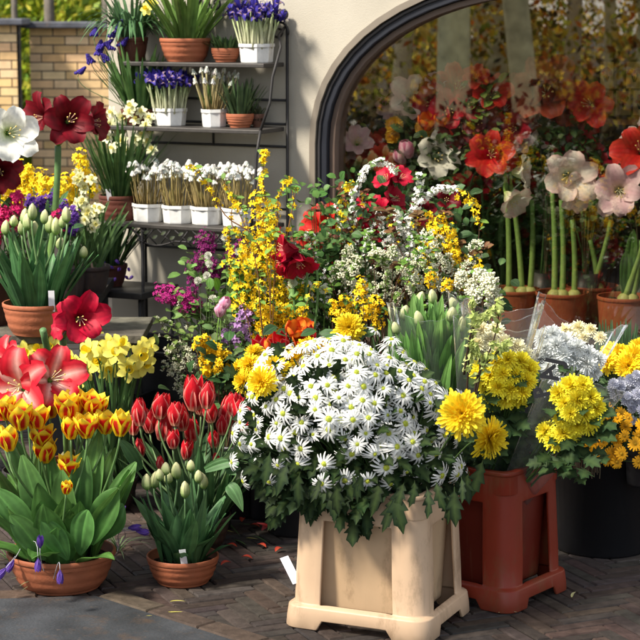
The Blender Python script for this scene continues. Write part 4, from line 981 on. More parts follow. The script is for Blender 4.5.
amar('potted_amaryllis', 'single large crimson amaryllis in front of the plank table', b, [(W(63, 338, 6.12), [('crimson', 81, 318, 5.98, (.35, -1, .22), .92), ('crimson', 66, 322, 6.1, (-.9, -.5, .3), .75)], (0, 0, 0)), (W(43, 330, 6.15), [], (0, 0, 0))], leaves=0)
# plank table with the bud bowl
tz = W(37, 331, 6.55).z; YT = 6.55
YT = 6.62
tbl = thing('plank_table', 'low table of weathered grey planks under the tulip bud bowl', 'table', V((-.95, YT, 0)))
for k in range(3):
    t = MB(); t.box((-.75, -.16+k*.135, tz-.028), (.37, -.16+k*.135+.128, tz+R.uniform(-.002, .001)), vary((.115, .105, .085), .2)); bevel(t.obj('plank', M_wood, tbl, False), .003)
for (x, y) in ((-.7, -.12), (.31, -.12), (-.7, .20), (.31, .20)):
    t = MB(); t.box((x-.022, y-.022, 0), (x+.022, y+.022, tz-.03), (.05, .05, .05)); t.obj('leg', M_wood, tbl, False)
p9 = W(37, 328, 6.5); p9.z = tz+.001
f9 = potted('potted_tulips', 'wide terracotta bowl of pale tulip buds standing on the plank table', p9, .112, .105)
for (px, py) in ((5, 227), (13, 219), (24, 217), (32, 212), (44, 216), (49, 225), (35, 230), (62, 220), (60, 242), (22, 227), (56, 227), (83, 250), (28, 222), (67, 215)):
    o = put('bud', pick('bud'), f9, W(px, py+8, p9.y+R.uniform(-.06, .06)), (R.uniform(-.15, .15), -.05, 1), R.uniform(1.0, 1.3)); stem_to(o, f9, p9+V((R.uniform(-.06, .06), R.uniform(-.05, .05), .09)), .0042, (.12, .21, .08))
tulip_leaves(f9, p9+V((0, 0, .085)), .085, 40, .285, .026, spread=.55, seed=6, cols=((.04, .12, .045), (.075, .19, .065)))
label_stake(f9, V((.062, -.085, .085)), (-.0, -.1, 1), .010, .07)
# pots behind the bowl on the table
bx = W(-14, 318, 6.7); bx.z = tz; o = potted('dark_pot', 'dark brown pot half cut by the left edge on the table', bx, .11, .16, 'pot', (.06, .025, .02), ribs=0)
# back stand: second tier
tz2 = .60; YB = 7.35
bk2 = thing('display_bench', 'dark bench behind the plank table carrying the mixed spring flowers', 'bench', V((-1.15, YB, 0)))
t = MB(); t.box((-.6, -.24, tz2-.03), (.36, .24, tz2), (.03, .028, .026)); t.obj('top', M_wood, bk2, False)
for (x, y) in ((-.55, -.2), (.32, -.2), (-.55, .2), (.32, .2)):
    t = MB(); t.box((x-.02, y-.02, 0), (x+.02, y+.02, tz2-.03), (.03, .03, .03)); t.obj('leg', M_wood, bk2, False)
def onb(px, Y, z=tz2): q = W(px, 250, Y); return V((q.x, Y, z))
# dark red + white amaryllis (tall) 
amar('potted_amaryllis', 'tall dark red amaryllis with three blooms before the brick wall', onb(44, 6.98, .56), [(W(58, 146, 6.95), [('dark', 69, 121, 6.84, (.25, -1, .12), .98), ('dark', 40, 117, 6.92, (-.75, -.7, .2), .92), ('dark', 94, 122, 6.95, (1, -.3, .1), .85)], (.015, 0, 0))], leaves=7, L=.40)
amar('potted_amaryllis', 'large white amaryllis with green throat at the left picture edge', onb(-12, 6.9, .56), [(W(-6, 160, 6.9), [('white', 10, 133, 6.78, (.3, -1, .05), 1.15), ('white', -22, 132, 6.9, (-1, -.5, 0), 1.0)], (0, 0, 0))], leaves=3)
amar('potted_amaryllis', 'dark crimson amaryllis bloom just below the white amaryllis', onb(-4, 7.1), [(W(-2, 190, 7.1), [('dark', 1, 172, 7.0, (.3, -1, .1), .85)], (0, 0, 0))], leaves=3)
def clump(name, label, cat, base, items, proto, n, rad, sc=1.0, leaves=20, lc=GRN, lw=.02, ll=.05, pot=(.08, .1), stemc=(.06, .12, .03), potc=(.04, .03, .03), part='flower_spike', grp=None):
    """items: (px,py top, px,py lower, Y): each one a flower cluster on its own stem"""
    root = thing(name, label, cat, base, grp)
    if pot: terra(root, pot[0], pot[1], potc, ribs=0, foot=.8)
    for (x1, y1, x0, y0, Y) in items:
        a = W(x0, y0, Y)-root.location; b = W(x1, y1, Y)-root.location; z0 = pot[1] if pot else 0; foot = V((R.uniform(-.04, .04), R.uniform(-.04, .04), z0))
        mb = spray([foot, foot*.4+a*.6, a, b], proto, n, rad, .003, stemc, sc, start=.68); mb.obj(part, M_floret, root)
    mb = MB()
    for k in range(leaves):
        it = items[k % len(items)]; p = (W(it[2]+R.uniform(-12, 12), it[3]+R.uniform(-4, 26), it[4]+R.uniform(-.02, .08)))-root.location
        lf(mb, p, rdir(.4, .9), ll*R.uniform(.6, 1.2), vary(lc, .3), lw/ll)
    if leaves: mb.obj('leaves', M_leaf, root)
    return root
clump('primula_clump', 'mass of bright yellow flowers at the left in front of the brick wall', 'primulas', onb(18, 7.45), [(x, y, x+R.uniform(-3, 3), y+26, 7.4+R.uniform(-.1, .1)) for x, y in ((2, 176), (10, 168), (20, 166), (28, 170), (38, 172), (46, 178), (14, 182), (26, 184), (4, 190), (36, 188), (-6, 182), (-10, 172), (18, 190))], P_prim, 42, .034, 1.05, 30, (.10, .20, .04))
clump('primula_clump', 'yellow flowers between the dark red amaryllis stem and the cream narcissi', 'primulas', onb(70, 7.4), [(x, y, x+R.uniform(-3, 3), y+24, 7.4+R.uniform(-.1, .1)) for x, y in ((66, 178), (74, 172), (82, 160), (60, 188), (70, 190), (88, 170), (54, 180), (76, 184), (56, 196), (66, 198), (80, 152))], P_prim, 34, .030, 1.0, 20, (.10, .20, .04))
clump('hyacinth', 'bright pink hyacinth spikes left of the tulip buds', 'hyacinths', onb(8, 7.05), [(16, 192, 15, 218, 7.0), (6, 206, 6, 230, 7.02), (-3, 220, -3, 244, 7.0), (18, 208, 20, 226, 7.02)], P_hya, 75, .024, 1.0, 14, (.06, .14, .05), pot=(.07, .1))
clump('hyacinth', 'deep purple hyacinth behind the tulip buds', 'hyacinths', onb(42, 7.1), [(52, 194, 50, 214, 7.1), (42, 198, 40, 218, 7.1), (30, 200, 30, 220, 7.12)], P_hyp, 75, .023, 1.0, 10, (.06, .12, .05), pot=(.07, .1))
clump('hyacinth', 'violet blue hyacinth right of the tulip buds', 'hyacinths', onb(66, 7.12), [(64, 204, 62, 226, 7.05), (74, 212, 73, 232, 7.05), (57, 214, 55, 226, 7.05)], P_hyp, 80, .022, 1.0, 10, (.06, .12, .05), pot=(.07, .1))
clump('primula', 'single pinkish red primula peeping right of the tulip buds', 'primula', onb(64, 6.98), [(63, 218, 62, 228, 6.95), (56, 212, 55, 222, 6.95)], P_hya, 18, .018, .9, 6, (.06, .12, .05), pot=(.05, .09))
nr = thing('narcissus_clump', 'cascade of small cream white narcissi beside the yellow flowers', 'narcissi', onb(88, 7.2)); terra(nr, .08, .1, (.04, .03, .03), ribs=0)
for k in range(30):
    px, py = R.choice(((80, 190), (86, 200), (92, 212), (84, 222), (78, 206), (96, 196), (88, 184), (94, 224), (82, 176), (99, 208))); px += R.uniform(-5, 5); py += R.uniform(-5, 5)
    o = put('flower', pick('narc'), nr, W(px, py, 7.15+R.uniform(-.05, .05)), (R.uniform(-.8, .8), -1, R.uniform(-.3, .8)), R.uniform(.62, .85))
    if k % 2: stem_to(o, nr, nr.location+V((0, 0, .1)), .002, (.10, .19, .06), seg=4)
mb = MB()
for k in range(30): b = V((R.uniform(-.05, .05), R.uniform(-.05, .05), .09)); a = R.uniform(0, 6.28); mb.leaf(b, b+V((math.cos(a)*.12, math.sin(a)*.1, R.uniform(.15, .26))), V((0, 0, .04)), .005, V((0, -1, .3)), (.05, .11, .04), (.09, .17, .06), 'strap', 7, .2)
mb.obj('leaves', M_leaf, nr)
# long pale bent leaf and arching amaryllis leaves
# ------------------------------------------------------------------ étagère against the wall
IR = (.028, .026, .026)
rack = thing('plant_rack', 'black wrought iron tiered plant rack with scroll finials against the wall', 'rack', W0.copy())
def rp(px, py, d): s_, z = sz(px, py, d); return s_, z, d
def rbar(pts, r, name, seg=8):
    mb = MB(); mb.tube([wp(*p)-W0 for p in pts], r, IR, seg); return mb.obj(name, M_iron, rack)
sR, _, _ = rp(287, 62, .03); DT, DM, DL = .20, .24, .30
zTop = rp(220, 63, DT)[1]; zMid = rp(220, 129, DM)[1]; zLow = rp(200, 227, DL)[1]
sTl = rp(150, 60, DT)[0]; sMl = rp(118, 124, DM)[0]; sLl = rp(96, 217, DL)[0]
sTr = rp(270, 64, DT)[0]; sMr = rp(260, 131, DM)[0]; sLr = rp(250, 233, DL)[0]
print('RACK z', zTop, zMid, zLow, 's', sR, sTl, sMl, sLl, sTr, sMr, sLr)
def shelf(z, s0, s1, d1, name='shelf'):
    mb = MB(); P = [(s0, .03), (s1, .03), (s1, d1), (s0, d1)]
    def q(zz): return [mb.vert(wp(s, zz, d)-W0, (.055, .050, .046)) for s, d in P]
    a, b = q(z-.016), q(z); mb.f += [tuple(b), tuple(reversed(a))]+[(a[k], a[(k+1) % 4], b[(k+1) % 4], b[k]) for k in range(4)]
    o = mb.obj(name, M_iron, rack, False); bevel(o, .003); return o
shelf(zTop, sTl-.12, sR-.012, DT); shelf(zMid, sMl-.1, sR-.012, DM); shelf(zLow, sLl, sR-.012, DL)
# back posts and rails
for s_ in (sR, sTl-.13):
    rbar([(s_, 0, .028), (s_, zTop+.13, .028)], .006, 'post')
for z in (zMid+.10, zMid-.075, zMid+.01, zLow+.05, zLow-.12): rbar([(sTl-.13, z, .026), (sR, z, .026)], .005, 'rail')
sm = rp(213, 150, .03)[0]; rbar([(sm, zMid-.08, .026), (sm, zMid-.0, .026)], .005, 'rail')
# curved front rods on the right side
sc1 = sR-.0
rbar([(sR-.01, zTop+.13, .03), (sR-.005, zTop+.10, .09), (sTr-.0+.02, zTop+.06, .15), (sTr+.01, zTop-.05, DT), (sTr+.004, zMid+.1, DT+.01), (sMr+.004, zMid, DM+.003)], .0055, 'side_rod')
rbar([(sMr+.004, zMid, DM+.003), (sMr-.01, zMid-.09, DM+.01), (sLr+.01, zLow+.1, DL-.02), (sLr+.003, zLow, DL+.003)], .0055, 'side_rod')
# scroll finial: spiral standing on the right post and the arch to the middle
def spiral(cs, cz, r0, r1, a0, turns, d, n=26): return [(cs+(r0+(r1-r0)*k/n)*math.cos(a0+turns*2*PI*k/n), cz+(r0+(r1-r0)*k/n)*math.sin(a0+turns*2*PI*k/n), d) for k in range(n+1)]
fz = zTop+.115; fs = sR-.035
rbar(spiral(fs, fz, .042, .008, -.3, 1.3, .03), .0048, 'scroll'); rbar(spiral(sR-.015, fz+.065, .020, .005, -1.6, 1.1, .03), .0048, 'scroll')
rbar([(sR-.02, fz+.05, .03), (sR-.09, fz+.055, .03), (sR-.16, fz+.09, .03), (sR-.26, fz+.16, .03), (sR-.34, fz+.15, .03), (sR-.42, fz+.05, .03), (sR-.42, zTop, .03)], .0048, 'scroll')
rbar(spiral(sR-.30, fz+.105, .035, .006, 1.2, 1.4, .03), .004, 'scroll')
# legs, apron garland under the low shelf
sLeg = rp(141, 240, DL)[0]; sLeg2 = rp(286, 250, .03)[0]
rbar([(sLeg, 0, DL-.01), (sLeg, zLow-.014, DL-.01)], .006, 'leg'); rbar([(sLr, 0, DL-.01), (sLr, zLow-.014, DL-.01)], .006, 'leg')
za = zLow-.075; n = 18
rbar([(sLeg-.02+(sLr-sLeg+.02)*k/n, zLow-.06-.02*math.sin(PI*min(1, k/6)), DL-.006) for k in range(n+1)], .0035, 'apron_bar', 6)
gm = MB()
for k in range(7):
    s_ = sLeg+.03+k*.075; c = wp(s_, zLow-.045, DL-.004)-W0
    gm.tube([wp(s_-.035, zLow-.018, DL-.004)-W0, c, wp(s_+.035, zLow-.075, DL-.004)-W0], .0028, IR, 5)
    gm.tube([wp(s_-.02, zLow-.07, DL-.004)-W0, c, wp(s_+.02, zLow-.02, DL-.004)-W0], .0028, IR, 5)
    for (u, w) in ((-.02, .008), (.018, -.008)):
        p = wp(s_+u, zLow-.045+w, DL-.002)-W0; gm.leaf(p, p+WU*.022+V((0, 0, .012)), WN*.004, .008, WN, IR, (.05, .05, .055), 'oval', 5, .2)
gm.obj('garland', M_iron, rack)
rbar([(sLeg, zLow-.1, DL-.01), (sLeg-.01, zLow-.05, DL-.01), (sLeg-.05, zLow-.02, DL-.01), (sLeg-.09, zLow-.016, DL-.01)], .0045, 'bracket')
# small dark stand with its own shelf left of the rack leg
zs2 = rp(120, 292, .33)[1]; s20 = rp(40, 292, .33)[0]; s21 = rp(143, 292, .33)[0]
st2 = thing('plant_stand', 'low black iron stand under the left end of the rack', 'stand', wp(s21, 0, .2))
mb = MB(); P = [(s20, .05), (s21, .05), (s21, .34), (s20, .34)]; a = [mb.vert(wp(s, zs2-.024, d)-st2.location, IR) for s, d in P]; b = [mb.vert(wp(s, zs2, d)-st2.location, (.035, .036, .036)) for s, d in P]
mb.f += [tuple(b), tuple(reversed(a))]+[(a[k], a[(k+1) % 4], b[(k+1) % 4], b[k]) for k in range(4)]; bevel(mb.obj('top', M_iron, st2, False), .003)
for (s_, d) in ((s20+.02, .07), (s21-.02, .07), (s20+.02, .32), (s21-.02, .32)):
    mb = MB(); mb.tube([wp(s_, 0, d)-st2.location, wp(s_, zs2-.02, d)-st2.location], .007, IR, 8); mb.obj('leg', M_iron, st2)

# ------------------------------------------------------------------ pots on the rack
def spot(px, z, d): s_ = rp(px, 100, d)[0]; q = wp(s_, z+.001, d); return q
def wpot(root, r, h, sq=False, c=(.72, .72, .70)):
    mb = MB(); seg = 8 if sq else 28
    pr = [(0, 0), (r*.86, 0), (r*.88, .004), (r*.95, h-.014), (r*1.0, h-.012), (r*1.0, h), (r*.95, h), (r*.92, h-.02), (r*.84, .01), (0, .01)]
    mb.lathe(pr, c, seg); o = mb.obj('pot', M_white, root, not sq); o.rotation_euler = (R.uniform(-.02, .02), R.uniform(-.02, .02), R.uniform(0, 1.5)); 
    s_ = MB(); s_.lathe([(r*.93, h-.016), (0, h-.010)], (.05, .035, .022), 16); s_.obj('soil', M_soil, o); return o
def bulbs(root, kind, n, r, h, tilt=.12, sc=1.0, name='flower', seed=0, ry=None):
    rr = random.Random(seed); 
    for k in range(n):
        a = k*2.4; q = r*math.sqrt((k+.5)/n); x, y = q*math.cos(a), q*math.sin(a)*(ry or 1)
        o = put(name, rr.choice(B[kind]), root, V((0, 0, 0)), (x/r*tilt*2+rr.uniform(-tilt, tilt), y/r*tilt*2+rr.uniform(-tilt, tilt), 1), sc*rr.uniform(.88, 1.12), rr.uniform(0, 6)); o.location = (x, y, h)
def straps(root, n, r, h, L, w, seed=0, sp=.5, cols=((.04, .10, .03), (.10, .20, .05)), name='leaves', arch_=.3, mat=None):
    rr = random.Random(seed); mb = MB()
    for k in range(n):
        a = rr.uniform(0, 6.28); q = r*rr.random()**.5; b = V((q*math.cos(a), q*math.sin(a), h)); l = L*rr.uniform(.6, 1.1); s_ = sp*rr.uniform(.2, 1.2)
        d = V((math.cos(a)*s_, math.sin(a)*s_, 1)).normalized()
        mb.leaf(b, b+d*l-V((0, 0, l*arch_*s_*.5)), V((0, 0, l*arch_*s_*.5)), w*rr.uniform(.7, 1.2), V((-math.cos(a), -math.sin(a), .3)), vary(cols[0], .25, rr), vary(cols[1], .3, rr), 'strap', 8, .2)
    return mb.obj(name, mat or M_leaf, root)
# top shelf
t1 = potted('potted_daffodils', 'wide terracotta bowl of tall green daffodil leaves on the top shelf', spot(186, zTop, .11), .098, .088, 'potted bulbs'); straps(t1, 75, .075, .075, .30, .0085, 1, .85, ((.06, .13, .03), (.15, .26, .05)))
for (px, py) in ((152, 3), (147, 9)):
    o = put('flower', pick('daff'), t1, W(px, py, t1.location.y-.05), (-.4, -1, .3), .8); stem_to(o, t1, t1.location+V((-.05, 0, .08)), .003, GRN_L)
t2 = potted('potted_herb', 'small terracotta pot with low dark foliage on the top shelf', spot(226, zTop, .10), .054, .052, 'potted plant'); straps(t2, 60, .045, .04, .075, .006, 2, 1.0, ((.025, .06, .02), (.05, .10, .04)))
t3 = thing('potted_iris', 'white pot of blue dwarf irises on the top shelf', 'potted irises', spot(257, zTop, .10)); wpot(t3, .068, .070, True); bulbs(t3, 'iris', 52, .060, .05, .10, 1.25, seed=1)
t4 = potted('potted_plant', 'dark brown pot of grassy leaves at the left end of the top shelf', spot(133, zTop, .11), .062, .09, 'potted plant', (.09, .03, .02), ribs=0); straps(t4, 150, .05, .08, .24, .006, 3, 1.1, ((.02, .06, .03), (.05, .13, .06)), arch_=1.1)
# mid shelf
m1 = thing('potted_iris', 'white pot of blue dwarf irises on the middle shelf', 'potted irises', spot(170, zMid, .14)); wpot(m1, .066, .066, True); bulbs(m1, 'iris', 52, .060, .046, .10, 1.2, seed=2)
m2 = thing('potted_bulbs', 'white pot of white star of snow bulbs leaning on the middle shelf', 'potted bulbs', spot(214, zMid, .13)); wpot(m2, .052, .066, True); bulbs(m2, 'irisw', 30, .042, .058, .16, 1.05, seed=3); straps(m2, 14, .04, .06, .12, .003, 9, .6)
m3 = potted('potted_herb', 'terracotta pot of narrow grey green shoots on the middle shelf', spot(240, zMid, .13), .053, .052, 'potted plant'); straps(m3, 90, .045, .045, .14, .0055, 4, .55, ((.03, .06, .03), (.06, .10, .05)))
m5 = potted('potted_herb', 'very small dark pot at the right end of the middle shelf', spot(258, zMid, .09), .026, .050, 'potted plant', (.10, .045, .03), ribs=0); straps(m5, 26, .02, .045, .05, .004, 5, .9, ((.03, .04, .03), (.07, .06, .05)))
m4 = potted('potted_muscari', 'brown pot of tall grape hyacinths at the left of the middle shelf', spot(138, zMid, .14), .068, .06, 'grape hyacinths', (.11, .035, .02), ribs=0); straps(m4, 90, .055, .05, .27, .0085, 6, .6, ((.03, .09, .03), (.08, .17, .05)))
for (px, py) in ((94, 33), (100, 47), (110, 35), (120, 27), (121, 43), (92, 60), (78, 72), (109, 58), (104, 44), (98, 52), (113, 48)):
    mbm = muscari(px, (.045, .025, .26), h=.02, head=.036, rb=.0135, br=.0052, n=60); o = put('flower', mesh_of(mbm, 'muscari'), m4, W(px, py+5, m4.location.y-.02), (R.uniform(-.4, .1), -.1, 1), 1.05); stem_to(o, m4, m4.location+V((-.02, 0, .05)), .0018, (.12, .18, .08), seg=5)
# low shelf: four white troughs of white muscari
for k, (px, lb) in enumerate(((148, 'leftmost white pot of white grape hyacinths, next to the brown ribbed bowl'), (178, 'white pot of white grape hyacinths, second from the brown ribbed bowl'), (207, 'white pot of white grape hyacinths, third from the brown ribbed bowl'), (238, 'white pot of white grape hyacinths at the right end of the low shelf'))):
    w = thing('potted_muscari', lb, 'grape hyacinths', spot(px-1, zLow, .205), 'row of white potted grape hyacinths'); wpot(w, .064, .068, True); bulbs(w, 'musc_w', 44, .055, .058, .10, 1.1, seed=10+k)
    straps(w, 26, .05, .06, .10, .002, 10+k, .5, ((.25, .18, .07), (.35, .28, .10)))
l5 = potted('potted_narcissus', 'brown ribbed bowl of creamy narcissi with long dark leaves on the low shelf', spot(118, zLow, .20), .080, .095, 'narcissi', (.10, .028, .018), foot=.85)
straps(l5, 110, .065, .08, .33, .006, 7, .65, ((.02, .06, .02), (.06, .13, .04)))
for (px, py) in ((112, 112), (120, 118), (128, 113), (136, 120), (146, 126), (150, 131), (141, 136), (118, 132), (108, 124), (126, 128), (134, 140), (148, 142), (110, 138), (150, 118), (122, 140), (114, 148), (140, 150), (104, 132), (131, 106), (143, 112), (127, 150), (153, 150)):
    o = put('flower', pick('narc'), l5, W(px+R.uniform(-2, 2), py, l5.location.y+R.uniform(-.08, .03)), (R.uniform(-.6, .6), -1, R.uniform(0, .8)), R.uniform(.8, 1.0)); stem_to(o, l5, l5.location+V((R.uniform(-.04, .04), 0, .08)), .0025, (.05, .12, .04), seg=5)
label_stake(l5, V((-.03, -.07, .08)), (-.15, -.2, 1), .009, .045)
s6 = potted('potted_plant', 'dark leafy plant with small purple flowers in a brown pot under the rack', wp(rp(106, 285, .22)[0], zs2+.001, .2), .075, .085, 'potted plant', (.08, .025, .02), ribs=0)
straps(s6, 90, .06, .07, .26, .008, 8, .7, ((.012, .035, .015), (.03, .08, .03)), mat=M_darkleaf)
for k in range(14):
    o = put('flower', pick('crocus'), s6, s6.location+V((R.uniform(-.09, .09), R.uniform(-.1, -.04), R.uniform(.02, .10))), rdir(.5, 1), .6)
# ================================================================== MIDDLE MASS OF CUT FLOWERS
def vase(root, r=.09, h=.26, c=(.02, .02, .022)):
    mb = MB(); mb.lathe([(0, 0), (r*.8, 0), (r*.82, .006), (r, h-.02), (r+.006, h-.018), (r+.006, h), (r-.004, h), (r*.78, .02), (0, .02)], c, 28); return mb.obj('bucket', M_plas, root)
def bunch(name, label, cat, px, Y, r=.09, h=.26, grp=None, c=(.02, .02, .022)):
    q = W(px, 300, Y); root = thing(name, label, cat, V((q.x, Y, 0)), grp); vase(root, r, h, c); root['h'] = h; return root
def foot(root, k=.05): return V((R.uniform(-k, k), R.uniform(-k, k), root['h']*.6))
def brush(root, path, proto, n, rad, name='branch', y=None, **k):
    """path: px,py points from low to high (last = tip), at root's depth (+dy)"""
    Y = root.location.y+(y or 0); P = [foot(root)]+[W(a, b, Y)-root.location for a, b in path]
    return spray(P, proto, n, rad, **k).obj(name, M_floret, root)
def leafmass(root, pts, n, L, lc, name='leaves', rad=.05, dark=False, kind='oval', wr=.32):
    mb = MB()
    for k in range(n):
        px, py = pts[k % len(pts)]; p = W(px, py, root.location.y)-root.location+V((R.gauss(0, rad), R.gauss(0, rad*.8), R.gauss(0, rad)))
        lf(mb, p, rdir(.4, 1, (0, -.3, 0)), L*R.uniform(.55, 1.2), vary(lc, .35), wr, kind)
    mb.obj(name, M_darkleaf if dark else M_leaf, root)
    tw = MB()
    for k in range(max(6, n//14)):
        px, py = R.choice(pts); e = W(px+R.uniform(-8, 8), py-R.uniform(0, 14), root.location.y)-root.location; f = foot(root); tw.tube([f, f*.5+e*.5+V((R.uniform(-.03, .03), 0, 0)), e], [.003, .0022, .0012], (.07, .09, .03), 5, False)
    tw.obj('twigs', M_stem, root)
# a: plum lilac / stocks
a_ = bunch('lilac_bunch', 'plum purple lilac panicles mixed with small white asters', 'flower bunch', 212, 6.75, .10, .34, c=(.16, .06, .035))
for path, pr, n, rd_ in ((((208, 300), (206, 262), (205, 236)), P_plum, 170, .040), (((212, 300), (222, 275), (232, 256)), P_plum, 120, .034), (((200, 310), (194, 285), (196, 262)), P_plum, 110, .033), (((200, 320), (180, 300), (162, 292)), P_mag, 210, .040), (((203, 322), (192, 304), (184, 296)), P_mag, 160, .034), (((215, 300), (214, 280), (215, 262)), P_plum, 110, .034), (((225, 300), (235, 270), (240, 246)), P_plum, 60, .028)):
    brush(a_, path, pr, n, rd_, 'panicle', sc=1.05, start=.60, y=R.uniform(-.04, .04), leaves=8, lc=(.10, .20, .04))
for (px, py) in ((208, 256), (209, 264), (207, 276), (198, 281), (213, 299), (225, 238), (238, 252), (227, 306), (243, 255), (220, 300)):
    o = put('aster', pick('aster'), a_, W(px, py, 6.62), (R.uniform(-.3, .3), -1, .4), .95); stem_to(o, a_, a_.location+foot(a_), .0016, (.09, .15, .05), seg=4)
leafmass(a_, [(200, 270), (215, 285), (205, 310), (225, 300), (235, 275), (190, 320), (180, 312), (210, 325), (230, 325)], 190, .042, (.10, .19, .045), rad=.045)
# dark buds and thin bare twigs reaching left over the wall
tw = bunch('twig_bunch', 'thin bare twigs with white sprigs low before the grey wall', 'flower bunch', 190, 6.6, .07, .24)
for path in (((180, 360), (165, 330), (157, 318)), ((185, 355), (170, 322), (160, 330)), ((190, 350), (172, 340), (150, 332)), ((192, 345), (182, 310), (170, 286)), ((186, 380), (172, 356), (168, 350))):
    brush(tw, path, P_stat, 3, .01, sc=.7, stemr=.0018, leaves=10, lc=(.14, .20, .05), start=.4, ll=.035)
for path in (((188, 380), (176, 362), (170, 350)), ((190, 380), (186, 356), (178, 344)), ((192, 385), (180, 375), (163, 366)), ((195, 380), (192, 360), (188, 352)), ((200, 390), (205, 375), (208, 365)), ((188, 400), (182, 392), (180, 382))):
    brush(tw, path, P_stat, 26, .026, 'sprig', sc=.75, stemr=.0015, leaves=10, lc=(.14, .20, .09), start=.55, ll=.02)
# forsythia
b_ = bunch('forsythia_bunch', 'tall bright yellow forsythia branches before the white wall', 'forsythia', 268, 6.42, .10, .33)
for path, n, rd_ in ((((262, 300), (261, 240), (260, 194)), 210, .034), (((268, 300), (270, 250), (268, 215)), 190, .034), (((255, 310), (250, 270), (246, 236)), 170, .032), (((262, 320), (256, 300), (258, 262)), 180, .05), (((275, 320), (276, 290), (272, 255)), 180, .045), (((285, 330), (284, 310), (282, 282)), 130, .04), (((245, 330), (242, 300), (238, 262)), 120, .035), (((252, 330), (247, 310), (240, 300)), 90, .045), (((262, 345), (262, 330), (260, 310)), 110, .05), (((290, 345), (296, 320), (303, 300)), 60, .04), (((280, 350), (272, 335), (270, 318)), 120, .045)):
    brush(b_, path, P_fors, int(n*.72), rd_*1.12, sc=.80, start=.46, y=R.uniform(-.10, .10), leaves=9, lc=(.14, .26, .04), ll=.035, c=(.16, .08, .03))
for path, n in ((((240, 300), (232, 262), (226, 230)), 46), (((290, 320), (300, 290), (298, 262)), 40), (((250, 320), (236, 280), (244, 250)), 44), (((285, 300), (288, 262), (282, 236)), 30), (((262, 262), (225, 215), (204, 180), (190, 166)), 24), (((268, 240), (263, 180), (265, 152)), 40), (((262, 280), (240, 215), (222, 178)), 14), (((276, 260), (278, 200), (290, 178)), 26), (((258, 270), (232, 225), (236, 196)), 16), (((282, 270), (292, 210), (296, 188)), 14)):
    brush(b_, path, P_fors, n, .012, sc=.85, start=.5, stemr=.0032, c=(.26, .13, .05), leaves=7, lc=(.16, .28, .05))
for (px, py) in ((265, 153), (267, 155), (264, 158), (190, 168), (200, 170), (194, 173)):
    pass
leafmass(b_, [(250, 300), (262, 320), (240, 290), (275, 300), (285, 320), (255, 340), (235, 320)], 110, .040, (.09, .20, .035), rad=.05)
leafmass(b_, [(236, 290), (244, 284), (240, 300), (290, 300), (300, 310), (275, 345)], 90, .050, (.10, .24, .03), 'front_leaves', rad=.035)
# gold wallflowers low centre
c_ = bunch('wallflower_bunch', 'golden wallflowers low in the middle beneath the forsythia', 'wallflowers', 272, 6.3, .09, .26)
for (px, py) in ((262, 318), (272, 312), (280, 322), (266, 330), (285, 312), (276, 336), (256, 334), (290, 325), (262, 342), (300, 315)):
    brush(c_, ((px, py+25), (px, py+8), (px, py-6)), P_wall, 46, .024, 'head', sc=1.0, start=.62, y=R.uniform(-.05, .05), leaves=3, lc=GRN)
c2 = bunch('wallflower_bunch', 'yellow wallflowers left of the yellow chrysanthemums above the red tulips', 'wallflowers', 208, 6.15, .08, .22)
for (px, py) in ((199, 344), (205, 340), (211, 348), (218, 352), (203, 356), (226, 356), (212, 362), (206, 368), (233, 362), (219, 366)):
    brush(c2, ((px, py+26), (px, py+8), (px, py-3)), P_wall, 30, .018, 'head', sc=1.1, start=.68, y=R.uniform(-.04, .04), leaves=4, lc=(.06, .12, .04))
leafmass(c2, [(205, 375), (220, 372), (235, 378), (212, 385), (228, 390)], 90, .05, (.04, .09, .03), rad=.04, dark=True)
# lilac / purple freesias
d_ = bunch('freesia_bunch', 'pale lilac freesias and sweet peas below the plum lilac', 'freesias', 236, 6.32, .08, .24)
for (px, py, d) in ((223, 304, (.3, -.3, 1)), (219, 311, (.2, -.2, 1))):
    o = put('flower', B['lilac'][0], d_, W(px, py+6, 6.25), d, .8); stem_to(o, d_, d_.location+foot(d_), .002, GRN_L, seg=5)
for (px, py) in ((245, 313), (250, 318), (238, 322), (232, 330), (243, 330), (236, 340), (226, 336), (248, 338)):
    brush(d_, ((px, py+25), (px, py+8), (px, py-4)), P_lil, 16, .017, 'head', sc=.9, start=.72, leaves=4, lc=(.12, .18, .06))
leafmass(d_, [(230, 320), (240, 335), (225, 345), (250, 345)], 80, .035, (.10, .17, .06), rad=.035)
# red and orange parrot tulips
e_ = bunch('tulip_bunch', 'fiery red orange tulips just above the white daisies', 'cut tulips', 292, 6.1, .09, .24)
for (px, py, kd) in ((293, 332, 'orange'), (302, 330, 'orange'), (285, 346, 'red'), (270, 348, 'orange'), (300, 344, 'orange'), (312, 340, 'red'), (278, 352, 'orange'), (306, 350, 'orange'), (262, 352, 'red'), (318, 352, 'red')):
    o = put('flower', B[kd][-1] if kd == 'red' else pick(kd), e_, W(px, py+6, 6.1+R.uniform(-.05, .05)), (R.uniform(-.4, .4), -.7, 1), 1.05); stem_to(o, e_, e_.location+foot(e_), .003, (.10, .2, .06))
leafmass(e_, [(280, 365), (300, 365), (320, 360), (262, 368)], 60, .06, (.05, .12, .04), rad=.04)
